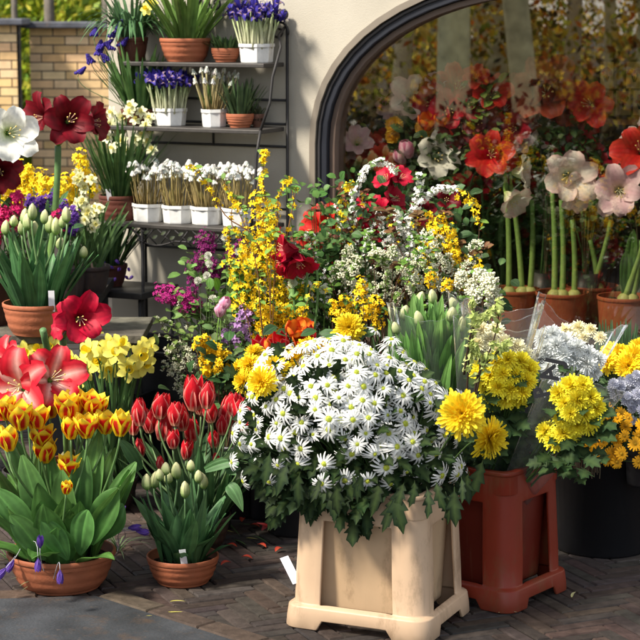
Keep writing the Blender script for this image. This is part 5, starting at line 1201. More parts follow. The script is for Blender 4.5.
# red lilies / amaryllis
def lilies(label, px, Y, items, kd, h=.34):
    root = bunch('lily_bunch', label, 'cut lilies', px, Y, .09, h)
    for (x, y, d, s_) in items:
        d = V(d).normalized(); o = put('flower', pick('am_'+kd), root, W(x, y, Y)-d*.05*s_, d, s_); stem_to(o, root, root.location+foot(root), .005, (.10, .2, .06))
    return root
lilies('deep crimson lily right of the tall forsythia', 292, 6.35, [(287, 250, (-1, -.25, .05), .75), (298, 262, (.2, -.6, -.8), .75), (284, 262, (-.9, -.3, -.5), .6)], 'crimson')
r1 = lilies('cluster of red lilies at the left foot of the window frame', 322, 6.9, [(316, 228, (-.8, -.8, .3), .72), (326, 224, (.2, -1, .5), .8), (334, 232, (.8, -.7, .1), .7), (312, 240, (-.6, -1, -.4), .6), (340, 252, (.3, -1, 0), .6)], 'coral')
r2 = lilies('tall crimson lilies between the arching white sprays', 383, 7.0, [(387, 180, (-.7, -.5, .8), .6), (392, 200, (.9, -.6, .5), .65), (380, 212, (-.7, -.8, .5), .65), (388, 226, (.2, -1, .6), .6), (372, 236, (-.4, -1, -.2), .7), (400, 178, (.4, -.9, .8), .5), (366, 208, (-1, -.5, .2), .6)], 'crimson')
r3 = lilies('dark red lilies behind the yellow and white sprays', 425, 6.95, [(447, 200, (.2, -1, .4), .5), (408, 230, (.1, -1, .2), .7), (420, 214, (.5, -1, .3), .65), (442, 262, (.2, -1, .2), .4), (430, 235, (0, -1, 0), .6), (352, 240, (-.2, -1, .2), .5)], 'dark')
leafmass(r2, [(375, 250), (395, 245), (360, 230), (385, 260)], 120, .05, (.05, .11, .035), rad=.05)
leafmass(r3, [(410, 250), (430, 255), (450, 250), (440, 225), (420, 235)], 160, .05, (.05, .11, .035), rad=.06)
# green ivy-like foliage with white bits in the centre
g_ = bunch('foliage_bunch', 'mid green leafy foliage between the forsythia and white sprays', 'foliage', 322, 6.6, .11, .34)
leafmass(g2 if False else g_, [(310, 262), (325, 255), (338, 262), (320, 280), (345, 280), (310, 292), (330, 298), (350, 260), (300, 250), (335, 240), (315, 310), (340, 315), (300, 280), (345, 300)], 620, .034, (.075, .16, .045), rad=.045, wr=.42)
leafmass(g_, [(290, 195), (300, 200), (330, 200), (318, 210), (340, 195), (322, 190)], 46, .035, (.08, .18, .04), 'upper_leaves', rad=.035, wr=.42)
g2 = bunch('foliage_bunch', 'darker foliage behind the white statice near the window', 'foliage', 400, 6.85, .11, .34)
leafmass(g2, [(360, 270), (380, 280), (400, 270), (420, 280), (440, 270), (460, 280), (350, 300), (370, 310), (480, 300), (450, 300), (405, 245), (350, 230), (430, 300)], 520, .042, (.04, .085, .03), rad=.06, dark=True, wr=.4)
cr_ = bunch('carnation', 'pale green white carnation left of the green foliage', 'carnation', 302, 6.4, .05, .2)
for (px, py, s_) in ((302, 270, .95), (293, 281, .6), (324, 287, .6)): o = put('flower', B['carn'][0], cr_, W(px, py+3, 6.4), (-.1, -1, .6), s_); stem_to(o, cr_, cr_.location+foot(cr_), .002, GRN_L)
# arching spirea
h_2 = bunch('spirea_bunch', 'long arching sprays of tiny white spirea flowers left of centre', 'spirea', 360, 6.7, .09, .34)
for path, n in ((((352, 280), (352, 225), (358, 188), (368, 168), (383, 162), (397, 173)), 95), (((358, 280), (355, 240), (352, 210), (354, 190)), 60), (((350, 280), (345, 240), (338, 212), (336, 204)), 26), (((362, 290), (356, 260), (350, 225), (342, 216)), 36)):
    brush(h_2, path, P_white, int(n*1.5), .013, sc=1.15, start=.38, stemr=.0028, c=(.12, .08, .04), leaves=14, lc=(.12, .2, .06))
h3 = bunch('spirea_bunch', 'second spray of white spirea arching to the right before the window', 'spirea', 412, 6.7, .09, .34)
for path, n in ((((400, 290), (402, 240), (418, 205), (438, 190), (456, 190)), 110), (((405, 290), (404, 250), (400, 225), (396, 212)), 80), (((408, 280), (412, 225), (418, 190), (420, 176)), 50), (((398, 280), (385, 240), (380, 212)), 40), (((410, 280), (410, 240), (408, 215)), 80), (((402, 280), (398, 250), (390, 236)), 60)):
    brush(h3, path, P_white, int(n*1.5), .015, sc=1.2, start=.42, stemr=.0028, c=(.12, .08, .04), leaves=16, lc=(.12, .2, .06))
# statice / white clouds
def cloud(label, pts, Y, px, proto=P_stat, n=26, rad=.026, sc=1.0, name='statice_bunch', lc=(.12, .18, .06), leaves=6, h=.3, cat='statice'):
    root = bunch(name, label, cat, px, Y, .09, h)
    for (x, y) in pts: brush(root, ((x+R.uniform(-4, 4), y+40), (x, y+12), (x, y-2)), proto, n, rad, 'sprig', sc=sc, start=.74, y=R.uniform(-.08, .08), stemr=.002, leaves=leaves, lc=lc, ll=.025)
    return root
cloud('creamy white statice heaped behind the green tulip bud bunch', [(x+R.uniform(-4, 4), y+R.uniform(-4, 4)) for x, y in ((348, 248), (372, 252), (360, 262), (352, 272), (368, 276), (384, 284), (400, 262), (412, 266), (405, 276), (395, 294), (418, 252), (386, 272), (372, 290), (358, 292), (346, 284), (424, 262), (410, 290), (434, 270), (344, 262), (380, 260), (392, 250), (338, 270), (366, 300), (352, 306), (412, 281), (422, 290))], 6.5, 385, n=17, rad=.032, sc=.85, lc=(.16, .26, .06), leaves=14)
cloud('white statice sprigs to the right behind the bud bunch', [(x+R.uniform(-3, 3), y+R.uniform(-3, 3)) for x, y in ((434, 256), (448, 262), (456, 270), (466, 262), (440, 282), (476, 244), (460, 285), (448, 292), (438, 244), (428, 238), (474, 280), (465, 298), (430, 280), (445, 275))], 6.5, 450, n=15, rad=.030, sc=.85, leaves=12)
cloud('pale green white buds hanging beside the window pots', [(x, y) for x, y in ((481, 275), (486, 283), (492, 280), (470, 284), (462, 276), (476, 292), (496, 290), (490, 296))], 6.2, 478, n=22, rad=.018, sc=1.15, lc=(.2, .3, .06))
y_ = bunch('forsythia_bunch', 'yellow starry forsythia twigs in front of the window', 'forsythia', 442, 6.6, .09, .34)
for path, n in ((((440, 280), (436, 240), (428, 212)), 40), (((445, 280), (446, 240), (440, 218)), 50), (((450, 280), (455, 250), (450, 226)), 50), (((438, 280), (432, 240), (436, 228)), 40), (((455, 290), (458, 270), (455, 252)), 50), (((460, 300), (470, 275), (466, 260)), 50), (((432, 290), (425, 260), (420, 240)), 30), (((450, 300), (476, 250), (478, 215), (468, 198), (458, 194)), 34), (((470, 300), (480, 280), (476, 262)), 36), (((425, 300), (415, 280), (408, 268)), 30), (((345, 310), (342, 240), (344, 205), (350, 185)), 26), (((378, 300), (350, 240), (368, 192)), 14)):
    brush(y_, path, P_fors, int(n*1.3), .019, sc=.82, start=.5, y=R.uniform(-.05, .05), leaves=6, lc=(.14, .24, .04), stemr=.0022)
g3 = cloud('golden yellow blossom sprigs above the big yellow spider bloom', [(x, y) for x, y in ((345, 300), (352, 308), (360, 296), (372, 302), (340, 312), (366, 312), (380, 306), (334, 304), (362, 284), (378, 320), (430, 276), (448, 282), (462, 280))], 6.3, 355, P_wall, 26, .022, 1.0, 'wallflower_bunch', GRN, 5, cat='wallflowers')
mumset('spider_chrysanthemum', 'yellow spider chrysanthemum behind the daisies at the top', V((W(350, 320, 5.75).x, 5.75, .3)), [(349, 328, 5.6, 0, -1, .4, .9)], 'spider', leaves=4)
mumset('chrysanthemum_bunch', 'pale yellow chrysanthemum heads rising behind the left daisies', V((W(300, 320, 5.6).x, 5.6, .3)), [(308, 350, 5.44, .1, -.8, .7, .75), (322, 348, 5.5, .2, -.8, .7, .6)], 'spider', leaves=3)
# dark plastic crates by the wall foot
def crate(name, label, c, rz, lx, ly, h, col=(.018, .018, .022)):
    root = thing(name, label, 'crate', c, None, rz); x, y = lx/2, ly/2
    for k, (lo, hi) in enumerate((((-x, -y, 0), (x, -y+.012, h)), ((-x, y-.012, 0), (x, y, h)), ((-x, -y+.0125, 0), (-x+.012, y-.0125, h)), ((x-.012, -y+.0125, 0), (x, y-.0125, h)))):
        mb = MB(); mb.box(lo, hi, col); bevel(mb.obj('side', M_plas, root, False), .002)
    mb = MB(); mb.box((-x+.0125, -y+.0125, .004), (x-.0125, y-.0125, .016), col); mb.obj('bottom', M_plas, root, False)
    mb = MB(); mb.box((-x-.008, -y-.008, h), (x+.008, -y+.016, h+.016), col); mb.box((-x-.008, y-.016, h), (x+.008, y+.008, h+.016), col); bevel(mb.obj('rim', M_plas, root, False), .002); return root
crate('black_crate', 'black plastic crate on the ground before the grey wall foot', V((W(175, 380, 7.05).x, 7.05, 0)), -TH, .55, .36, .42)
crate('black_crate', 'dark crate behind the pale daffodils under the plant stand', V((W(105, 380, 7.0).x, 6.95, 0)), -TH, .40, .30, .30)
# sleeve helper ------------------------------------------------------
def sleeve(root, base, top, r0, r1, name='sleeve', tips=4, amp=.03, seed=0, flat=.75, tilt=(0, 0, 0), mat=None, turn=0.0):
    """clear cone wrapper from base to top (world), wavy pointed mouth"""
    rr = random.Random(seed); mb = MB(); base, top = V(base)-root.location, V(top)-root.location; ax = top-base; L = ax.length; ax.normalize(); s_ = ax.orthogonal().normalized()
    s_ = V((1, 0, 0)); s_ = (s_-ax*s_.dot(ax)).normalized(); t_ = ax.cross(s_); rows = []; N = 64; ph = [rr.uniform(0, 6) for _ in range(5)]
    for i in range(15):
        t = i/14; row = []
        for k in range(N):
            a = 2*PI*k/N; r = r0+(r1-r0)*t**1.15; wr = .06*math.sin(5*a+ph[0]+t*2)+.018*math.sin(11*a+ph[1]-t*4)+.006*math.sin(23*a+ph[2]+t*9)
            r *= 1+wr*(.3+t*.8); z = L*t+(amp*(abs(math.cos(a+turn*.2))**2.4)*2.2+.0025*math.sin(13*a+ph[3]))*(max(0, t-.6)/.4)**1.3
            row.append(mb.vert(base+ax*z+s_*(r*math.cos(a))+t_*(r*flat*math.sin(a)), (1, 1, 1)))
        rows.append(row)
    mb.grid(rows, True); so_ = mb.obj(name, mat or M_film, root)
    e = MB(); pe = [mb.v[i] for i in rows[-1]]; e.tube(pe+[pe[0], pe[1]], .0011, (.8, .82, .84), 4, False)
    e.obj('edge', M_film, so_); return so_
# green bud bunch in clear wrap
YK = 5.48; q = W(432, 400, YK)
k_ = thing('wrapped_tulips', 'bunch of green white tulip buds in a clear wrap behind the daisies', 'tulip bunch', V((q.x, YK, .36)))
hd = [(417, 302), (433, 300), (403, 316), (398, 330), (420, 322), (450, 318), (460, 328), (440, 312), (462, 346), (426, 332), (410, 336), (447, 334), (455, 306), (400, 345), (437, 358), (421, 350), (442, 372), (413, 362)]
for (px, py) in hd:
    o = put('bud', pick('bud'), k_, W(px, py+4, YK+R.uniform(-.08, .06)), (R.uniform(-.4, .4), -.25, 1), R.uniform(.95, 1.25)); stem_to(o, k_, V((q.x+R.uniform(-.03, .03), YK, .38)), .0035, (.16, .28, .12))
mb = MB()
for k in range(150):
    px, py = R.choice(hd); e = W(px+R.uniform(-18, 18), py-R.uniform(-14, 10), YK+R.uniform(-.10, .08))-k_.location; b = V((R.uniform(-.045, .045), R.uniform(-.03, .03), R.uniform(.06, .18)))
    b = V((e.x*.6, e.y*.5, max(.04, e.z-R.uniform(.12, .17))))
    mb.leaf(b, e, V((R.uniform(-.02, .02), -.015, 0)), .0155, V((R.uniform(-.7, .7), -1, .2)), vary((.08, .20, .05), .25), vary((.20, .40, .10), .25), 'lance', 9, .3, .12)
mb.obj('leaves', M_leaf, k_)
sleeve(k_, (q.x+.015, YK, .36), W(430, 316, YK), .06, .115, seed=3, tips=4, amp=.02)
# budding twig in front right of it
sp = thing('budding_twig', 'dark twig with pale green buds between the bud bunch and yellow chrysanthemums', 'twig', V((W(476, 300, 5.22).x, 5.22, .35)))
P_bud = MB()
for _i in range(4): _a = _i*1.6; P_bud.leaf((0, 0, 0), (.012*math.cos(_a), .012*math.sin(_a), -.022), (0.01*math.cos(_a), 0, .006), .005, (0, 0, 1), (.40, .50, .12), (.62, .66, .26), 'oval', 5, .3)
for path in (((474, 396), (478, 375), (492, 345), (498, 320), (499, 296)), ((474, 398), (480, 372), (500, 350), (512, 338)), ((466, 396), (469, 360), (474, 325), (472, 300)), ((472, 330), (486, 316), (496, 306)), ((480, 370), (476, 350), (470, 340))):
    P = [W(a, b, 5.22)-sp.location for a, b in path]; P = [P[0]-V((.02, 0, .12))]+P; spray(P, P_bud, 15, .010, .0038, (.05, .03, .02), 1.0, start=.45, leaves=2, lc=(.3, .4, .1), ll=.02).obj('twig', M_floret, sp)

# tangle of thin branches with burgundy leaves and small blossoms
def tangle(label, px, Y, n, x0, x1, y0, y1, lc, proto=None, nf=0, seed=0, cat='branches', ll=.032, nl=26, sc=1.0, c=(.10, .045, .03)):
    root = bunch('branch_bunch', label, cat, px, Y, .09, .34); rr = random.Random(seed)
    for k in range(n):
        tx = rr.uniform(x0, x1); ty = rr.uniform(y0, y1)+abs(tx-px)*.25; bx = px+(tx-px)*.35; lean = (tx-px)*.25+rr.uniform(-8, 8)
        path = ((bx, ty+110), (px+(tx-px)*.6-lean*.3, ty+60), (tx-lean*.4, ty+20), (tx, ty), (tx+lean*.9, ty+rr.uniform(-8, 12)))
        brush(root, path, proto or P_white, nf, .014, 'branch', sc=sc, start=.5, y=rr.uniform(-.12, .12), stemr=.0022, c=c, leaves=nl, lc=lc, ll=ll)
    return root
tangle('thin branches with burgundy leaves tangled among the red lilies', 350, 6.75, 15, 296, 410, 186, 262, (.16, .018, .02), P_white, 5, 1)
tangle('thin dark branches with dull red leaves behind the statice', 430, 6.6, 13, 385, 486, 200, 278, (.13, .035, .02), P_fors, 4, 2, sc=.7)
tangle('fresh green twigs with tiny white blossom threaded through the centre', 370, 6.45, 16, 300, 470, 222, 290, (.13, .27, .04), P_white, 26, 3, sc=1.0, ll=.028)
tangle('bare brown forsythia twigs with few flowers crossing the yellow mass', 270, 6.3, 9, 222, 320, 196, 290, (.15, .27, .05), P_fors, 14, 4, sc=.8, nl=10, c=(.20, .10, .04))
# ================================================================== RIGHT: WRAPPED CHRYSANTHEMUMS
def wrapped(label, cx, Y, heads, kind, base, top, r0, r1, seed, sc=1.0, dirs=(0, -1, .6), cat='chrysanthemum bouquet', leaves=30, amp=.03, flat=.42, film=True, turn=0, tips=4):
    root = thing('wrapped_chrysanthemums', label, cat, V(base))
    for (px, py, *r_) in heads:
        dy = r_[0] if r_ else 0; d = V(dirs)+V((R.uniform(-.4, .4)+(px-cx)*.02, 0, R.uniform(-.2, .3)))
        o = put('flower', pick(kind), root, W(px, py, Y+dy+R.uniform(-.015, .015)), d, sc*R.uniform(.9, 1.12)); stem_to(o, root, V(base)+V((R.uniform(-.02, .02), 0, .02)), .003, (.06, .12, .03), seg=5)
    mb = MB()
    for k in range(leaves):
        px, py = heads[k % len(heads)][:2]; p = W(px+R.uniform(-10, 10), py+R.uniform(12, 45), Y+R.uniform(-.03, .04))-root.location; L = R.uniform(.05, .08)
        mb.leaf(p, p+rdir(.2, 1, (0, -.4, -.3)).normalized()*L, V((0, 0, .01)), L*.32, V((0, -.7, .6)), vary((.014, .034, .014), .4), vary((.022, .050, .018), .4), 'lobed', 12, .2)
    mb.obj('leaves', M_darkleaf, root)
    if film: sleeve(root, base, top, r0, r1, seed=seed, amp=amp, flat=flat, turn=turn, tips=tips)
    return root
rb_ = V((rc_.x, rc_.y, .20))
hy = [(x, y, dy) for x, y, dy in ((484, 366, 0), (496, 362, -.02), (508, 360, -.02), (520, 362, 0), (528, 370, 0), (490, 376, -.03), (503, 374, -.05), (516, 376, -.04), (526, 382, -.02), (486, 386, -.01), (498, 388, -.05), (511, 390, -.05), (522, 392, -.03), (492, 398, -.02), (506, 400, -.03), (480, 376, 0), (518, 400, -.01))]
wr1 = wrapped('wrapped bouquet of dense bright yellow chrysanthemums nearest the white daisies', 505, 5.32, hy, 'mum_y', rb_+V((-.03, -.04, 0)), W(500, 336, 5.34), .03, .125, 11, 1.0, (-.1, -1, .7), leaves=46, amp=.02, turn=.6)
hp = [(x, y, dy) for x, y, dy in ((478, 344, 0), (490, 340, 0), (504, 344, 0), (516, 348, 0), (484, 352, 0), (498, 352, -.02), (512, 354, 0), (524, 356, 0), (482, 330, .03), (496, 330, .03))]
wrapped('wrapped pale yellow chrysanthemums at the back of the red bucket', 500, 5.44, hp, 'mum_p', rb_+V((-.03, .06, 0)), W(496, 316, 5.46), .03, .13, 12, .95, (-.1, -1, .8), leaves=16, amp=.025, turn=.2)
hw = [(x, y-2, dy) for x, y, dy in ((542, 340, 0), (552, 336, 0), (545, 350, -.02), (556, 348, -.02), (566, 344, 0), (578, 350, 0), (588, 356, 0), (562, 358, -.03), (574, 362, -.03), (586, 366, -.02), (598, 362, 0), (592, 374, 0), (540, 362, 0), (542, 374, -.03), (549, 370, -.04), (543, 386, -.03), (553, 380, -.04), (538, 380, -.02), (548, 388, -.03), (550, 360, -.02), (570, 352, -.01))]
wW = wrapped('wrapped white chrysanthemums with black lettering on the clear sleeve', 566, 5.50, hw, 'mum_w', rb_+V((.05, .06, .0)), W(574, 330, 5.5), .035, .130, 13, .95, (-.1, -1, .8), leaves=20, amp=.03, turn=.9)
hq = [(566, 330, .06), (578, 328, .06), (590, 330, .06), (600, 338, .06), (584, 338, .05), (572, 338, .05)]
wrapped('pale apricot yellow chrysanthemums behind the white wrapped ones', 584, 5.56, hq, 'mum_p', rb_+V((.08, .12, 0)), V((0, 0, 0)), 0, 0, 14, .75, (0, -1, .8), film=False, leaves=6)
hz = [(x+3, y+2, dy) for x, y, dy in ((556, 392, 0), (568, 384, -.02), (580, 384, -.02), (562, 402, -.03), (574, 398, -.05), (587, 396, -.03), (592, 406, -.02), (568, 412, -.04), (581, 412, -.04), (590, 418, -.02), (560, 416, -.01), (574, 424, -.02), (584, 424, 0), (566, 432, .0), (560, 432, 0), (552, 438, 0), (543, 430, .02))]
wY = wrapped('wrapped warm yellow chrysanthemums leaning forward over the red bucket', 570, 5.22, hz, 'mum_y', rb_+V((.04, -.05, 0)), W(580, 388, 5.24), .035, .11, 15, 1.02, (0, -1, .45), leaves=50, amp=.015, turn=.4)
# lettering on the white bouquet's sleeve, running up its left side
def letters(root, px, py, Y, body, size, rot, z=0):
    cu = bpy.data.curves.new('lettering', 'FONT'); cu.body = body; cu.size = size; cu.extrude = .0004; cu.align_x = 'CENTER'; cu.align_y = 'CENTER'; cu.offset = .0022
    m = bpy.data.materials.get('ink') or vcmat('ink', .5); 
    m.node_tree.nodes['Principled BSDF'].inputs['Base Color'].default_value = (.01, .01, .012, 1)
    for l in list(m.node_tree.links):
        if l.to_socket.name == 'Base Color': m.node_tree.links.remove(l)
    cu.materials.append(m); tmp = bpy.data.objects.new('t', cu); COL.objects.link(tmp)
    dg = bpy.context.evaluated_depsgraph_get(); me = bpy.data.meshes.new_from_object(tmp.evaluated_get(dg)); bpy.data.objects.remove(tmp); me.name = 'lettering'
    if not me.materials: me.materials.append(m)
    o = link('lettering', me, root); n = V((-.1, -1, .25)).normalized()
    Mx = V((1, 0, 0)); Mx = (Mx-n*Mx.dot(n)).normalized(); My = n.cross(Mx)
    ca, sa = math.cos(rot), math.sin(rot); X2 = Mx*ca+My*sa; Y2 = -Mx*sa+My*ca
    o.matrix_local = Matrix.Translation(W(px, py, Y)-root.location) @ Matrix((X2, Y2, n)).transposed().to_4x4(); return o
YL = 5.12
letters(wY, 549.5, 374, YL, 'A', .062, math.radians(103)); letters(wY, 555, 361.5, YL+.01, 'J', .062, math.radians(78)); letters(wY, 542, 391, YL-.01, 'R', .058, math.radians(103))
em = MB()
for (ex, ey, er) in ((542, 361, .0085), (537.5, 355, .005)):
    c0 = W(ex, ey, YL+.004)-wY.location
    for k in range(8):
        a = k*PI/4; d = V((math.cos(a), -.12, math.sin(a))); em.tube([c0+d*er*.45, c0+d*er*.8, c0+d*er], [er*.10, er*.24, er*.1], (.012, .012, .014), 5)
    em.blob(c0, er*.28, (.012, .012, .014), 8, 4)
em.obj('rosette_print', bpy.data.materials['ink'], wY)
# golden small daisies in the black tub
gd = thing('daisy_bunch', 'small golden daisies trailing over the black tub', 'flowers', V((tb_c.x, tb_c.y, .24)))
GI = [(592, 428, -.03), (596, 420, -.02), (604, 416, -.02), (607, 408, 0), (599, 436, 0), (603, 430, 0), (586, 436, 0), (593, 442, 0), (620, 413, 0), (617, 418, 0), (628, 418, 0), (626, 426, .02), (616, 440, 0), (619, 449, 0), (612, 453, 0), (622, 454, 0), (594, 455, 0), (600, 458, 0), (606, 456, 0), (638, 436, 0), (634, 444, 0), (637, 462, 0), (590, 447, 0), (602, 414, 0), (597, 447, 0), (642, 425, 0), (608, 460, 0), (646, 450, 0), (625, 436, .02), (611, 424, .03), (588, 428, .01), (603, 442, .01), (616, 462, 0), (597, 430, -.02)]
for (px, py, dy) in GI:
    o = put('flower', pick('gold'), gd, W(px+R.uniform(-1, 1), py, 5.52+dy+R.uniform(-.04, .04)), (R.uniform(-.8, .8), -1, R.uniform(-.3, .8)), R.uniform(.95, 1.3)); stem_to(o, gd, gd.location+V((R.uniform(-.05, .05), 0, .04)), .0018, (.05, .10, .03), seg=4)
mb = MB()
for k in range(260):
    p = V((R.gauss(.0, .075), R.uniform(-.12, .06), R.uniform(.06, .32))); L = R.uniform(.04, .07); d = rdir(-.2, 1, (0, -.5, 0)).normalized()
    mb.leaf(p, p+d*L, V((0, 0, .01)), L*.3, V((0, -.8, .5)), vary((.022, .042, .024), .3), vary((.034, .06, .032), .3), 'lobed', 12, .2)
mb.obj('leaves', M_darkleaf, gd)
# pale lavender chrysanthemums at the right edge
lv = thing('chrysanthemum_bunch', 'pale lavender white chrysanthemums at the right picture edge', 'chrysanthemums', V((W(648, 420, 5.75).x, 5.75, .24)))
for k in range(54):
    px = R.uniform(612, 668); py = 388+R.uniform(-14, 14) if k < 34 else R.uniform(398, 428); px = px if k < 34 else R.uniform(632, 668)
    if px < 620 and py < 378: continue
    o = put('flower', pick('lav'), lv, W(px, py+max(0, 622-px)*.5, 5.68+R.uniform(-.05, .03)), (R.uniform(-.6, .4), -1, .7), R.uniform(.75, 1.1)); 
    if k % 2: stem_to(o, lv, lv.location+V((0, 0, 0)), .002, (.05, .10, .03), seg=4)
vase(lv, .07, .2); lv.children[-1].location = (0, 0, -.24)
mumset('spider_chrysanthemum', 'yellow spider chrysanthemums above the lavender ones at the right edge', V((W(640, 420, 5.95).x, 5.95, .3)), [(606, 362, 5.8, -.4, -1, .5, .75), (620, 356, 5.85, 0, -1, .7, .8), (634, 358, 5.8, .2, -1, .5, .85), (612, 354, 5.9, -.4, -.7, .9, .8), (645, 366, 5.8, .4, -1, .4, .8), (628, 366, 5.78, 0, -1, .3, .85), (640, 350, 5.9, 0, -.8, .9, .8)], 'spider', leaves=16)
# dark green filler between right bouquets and the window
gr = bunch('foliage_bunch', 'dark blue green stems standing between the wrapped flowers and window', 'foliage', 614, 6.05, .09, .3)
mb = MB()
for k in range(60):
    e = W(R.uniform(596, 640), R.uniform(318, 345), 6.05+R.uniform(-.06, .06))-gr.location; b = V((e.x*.7, 0, e.z-.3)); mb.leaf(b, e, V((0, 0, 0)), .007, V((0, -1, .2)), (.02, .05, .035), (.04, .09, .05), 'strap', 6, .2)
mb.obj('leaves', M_darkleaf, gr)
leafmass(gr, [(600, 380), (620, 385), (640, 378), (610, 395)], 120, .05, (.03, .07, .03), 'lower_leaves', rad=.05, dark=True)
# dark stems and dry twigs above the black tub
dr = MB()
for k in range(70):
    px = R.uniform(560, 600); a = W(px, R.uniform(470, 480), 5.5)-gd.location; b = W(px+R.uniform(-6, 6), R.uniform(430, 450), 5.52)-gd.location; dr.tube([a, b], .0018, vary((.06, .04, .02), .4), 4, False)
dr.obj('dry_stems', M_stem, gd)
# low filler of dark leaves inside the red bucket mouth and between buckets
fl2 = thing('foliage_bunch', 'dark leaves and crumpled wrap ends at the mouth of the red bucket', 'foliage', V((rc_.x, rc_.y, .30)))
mb = MB()
for k in range(240):
    p = V((R.uniform(-.13, .13), R.uniform(-.12, .10), R.uniform(.05, .20))); L = R.uniform(.05, .08); mb.leaf(p, p+rdir(.0, 1, (0, -.3, 0)).normalized()*L, V((0, 0, .01)), L*.32, V((0, -.8, .5)), vary((.02, .042, .022), .3), vary((.03, .06, .03), .3), 'lobed', 12, .2)
mb.obj('leaves', M_darkleaf, fl2)

# ================================================================== BEHIND THE GLASS
DEP = -.25
def inw(px, d=DEP): s_ = sz(px, 300, d)[0]; return wp(s_, LEDGE+.0005, d)
def IW(px, py, d): return onwall(px, py, d)
def wamar(label, px, d, stems, r=.10, h=.175, leaves=0, grp=None, lw=.02):
    root = thing('potted_amaryllis', label, 'amaryllis', inw(px, d), grp); terra(root, r, h, (.30, .075, .030), ribs=0, foot=.8)
    for (kx, ky, bls, sx) in stems:
        f_ = V((sx, 0, h-.02)); bl = MB(); bl.blob(f_, .028, (.35, .36, .12), 10, 6, 1.1); bl.obj('bulb', M_stem, root)
        e = IW(kx, ky, d)-root.location; pts = [f_.lerp(e, t/9)+V((math.sin(t/9*PI)*.006, 0, 0)) for t in range(10)]
        mb = MB(); mb.tube(pts, [.0112-.0003*t for t in range(10)], [mix((.26, .38, .10), (.11, .22, .05), t/9) for t in range(10)], 10); mb.obj('stem', M_stem, root)
        if not bls: o = put('flower_bud', B['bud'][0], root, e-V((0, 0, .010)), (.1, -.05, 1), 1.9)
        for (kd, x, y, dd, dr_, s_) in bls:
            dr_ = V(dr_).normalized(); o = put('flower', pick('am_'+kd), root, IW(x, y, d+dd)-dr_*.055*s_, dr_, s_); stem_to(o, root, e+root.location, .005, GRN_L, rt=.005, name='flower_stalk')
    if leaves:
        mb = MB()
        for k in range(leaves):
            a = R.uniform(-2.6, -.4); l = R.uniform(.13, .26); b = V((R.uniform(-.03, .03), 0, h)); mb.leaf(b, b+V((math.cos(a)*l*.45, -abs(math.sin(a))*l*.15, l)), V((0, 0, l*.1)), lw, V((0, -1, .3)), (.07, .17, .04), (.11, .24, .05), 'strap', 10, .25)
        mb.obj('leaves', M_leaf, root)
    return root
wamar('window pot of red coral amaryllis with pale trumpets below', 514, -.24, [(505, 172, [('coral', 490, 155, .05, (-.2, -1, .1), 1.0), ('coral', 502, 152, .0, (.8, -.6, .1), .9), ('apple', 513, 200, .06, (.6, -.7, -.6), .85)], -.02), (511, 185, [('white', 522, 172, .0, (.9, -.4, .1), .72)], .03), (532, 200, [], .06)])
wamar('window pot with a big white pink edged amaryllis bloom', 562, -.24, [(552, 190, [], -.03), (561, 200, [('apple', 569, 176, .08, (.1, -1, .0), 1.15), ('apple', 575, 190, .04, (.4, -1, -.4), .9)], .0), (572, 220, [], .045)])
wamar('window pot standing back with one stem leaning right', 592, -.46, [(612, 215, [('pink', 612, 196, .1, (.2, -1, .1), .9)], 0), (590, 240, [], .02)], r=.10)
wamar('window pot at the right with leaning stem and broad leaf', 624, -.24, [(654, 200, [('pink', 619, 190, .05, (-.15, -1, .15), 1.05), ('coral', 640, 150, 0, (-.3, -1, .3), 1.1)], .0), (640, 240, [], .03)], leaves=5, lw=.022)
# display shelf behind the pots with cut flowers and printed boxes
zsh = onwall(560, 118, -.70).z; 
shf = thing('display_shelf', 'thin wooden shelf across the back of the shop window', 'shelf', wp(sz(500, 118, -.75)[0], 0, -.75))
def wbox(root, s0, s1, z0, z1, d0, d1, col, name, mat=M_wood):
    mb = MB(); P = [(s0, d0), (s1, d0), (s1, d1), (s0, d1)]; a = [mb.vert(wp(s, z0, d)-root.location, col) for s, d in P]; b = [mb.vert(wp(s, z1, d)-root.location, col) for s, d in P]
    mb.f += [tuple(b), tuple(reversed(a))]+[(a[k], a[(k+1) % 4], b[(k+1) % 4], b[k]) for k in range(4)]; return mb.obj(name, mat, root, False)
ss0 = sz(478, 118, -.70)[0]; ss1 = sz(800, 118, -.70)[0]
wbox(shf, ss0, ss1, zsh-.02, zsh, -.70, -.95, (.55, .26, .08), 'board'); wbox(shf, ss0+.02, ss0+.05, LEDGE, zsh-.0205, -.75, -.78, (.12, .07, .03), 'upright'); wbox(shf, ss1-.05, ss1-.02, LEDGE, zsh-.0205, -.75, -.78, (.12, .07, .03), 'upright')
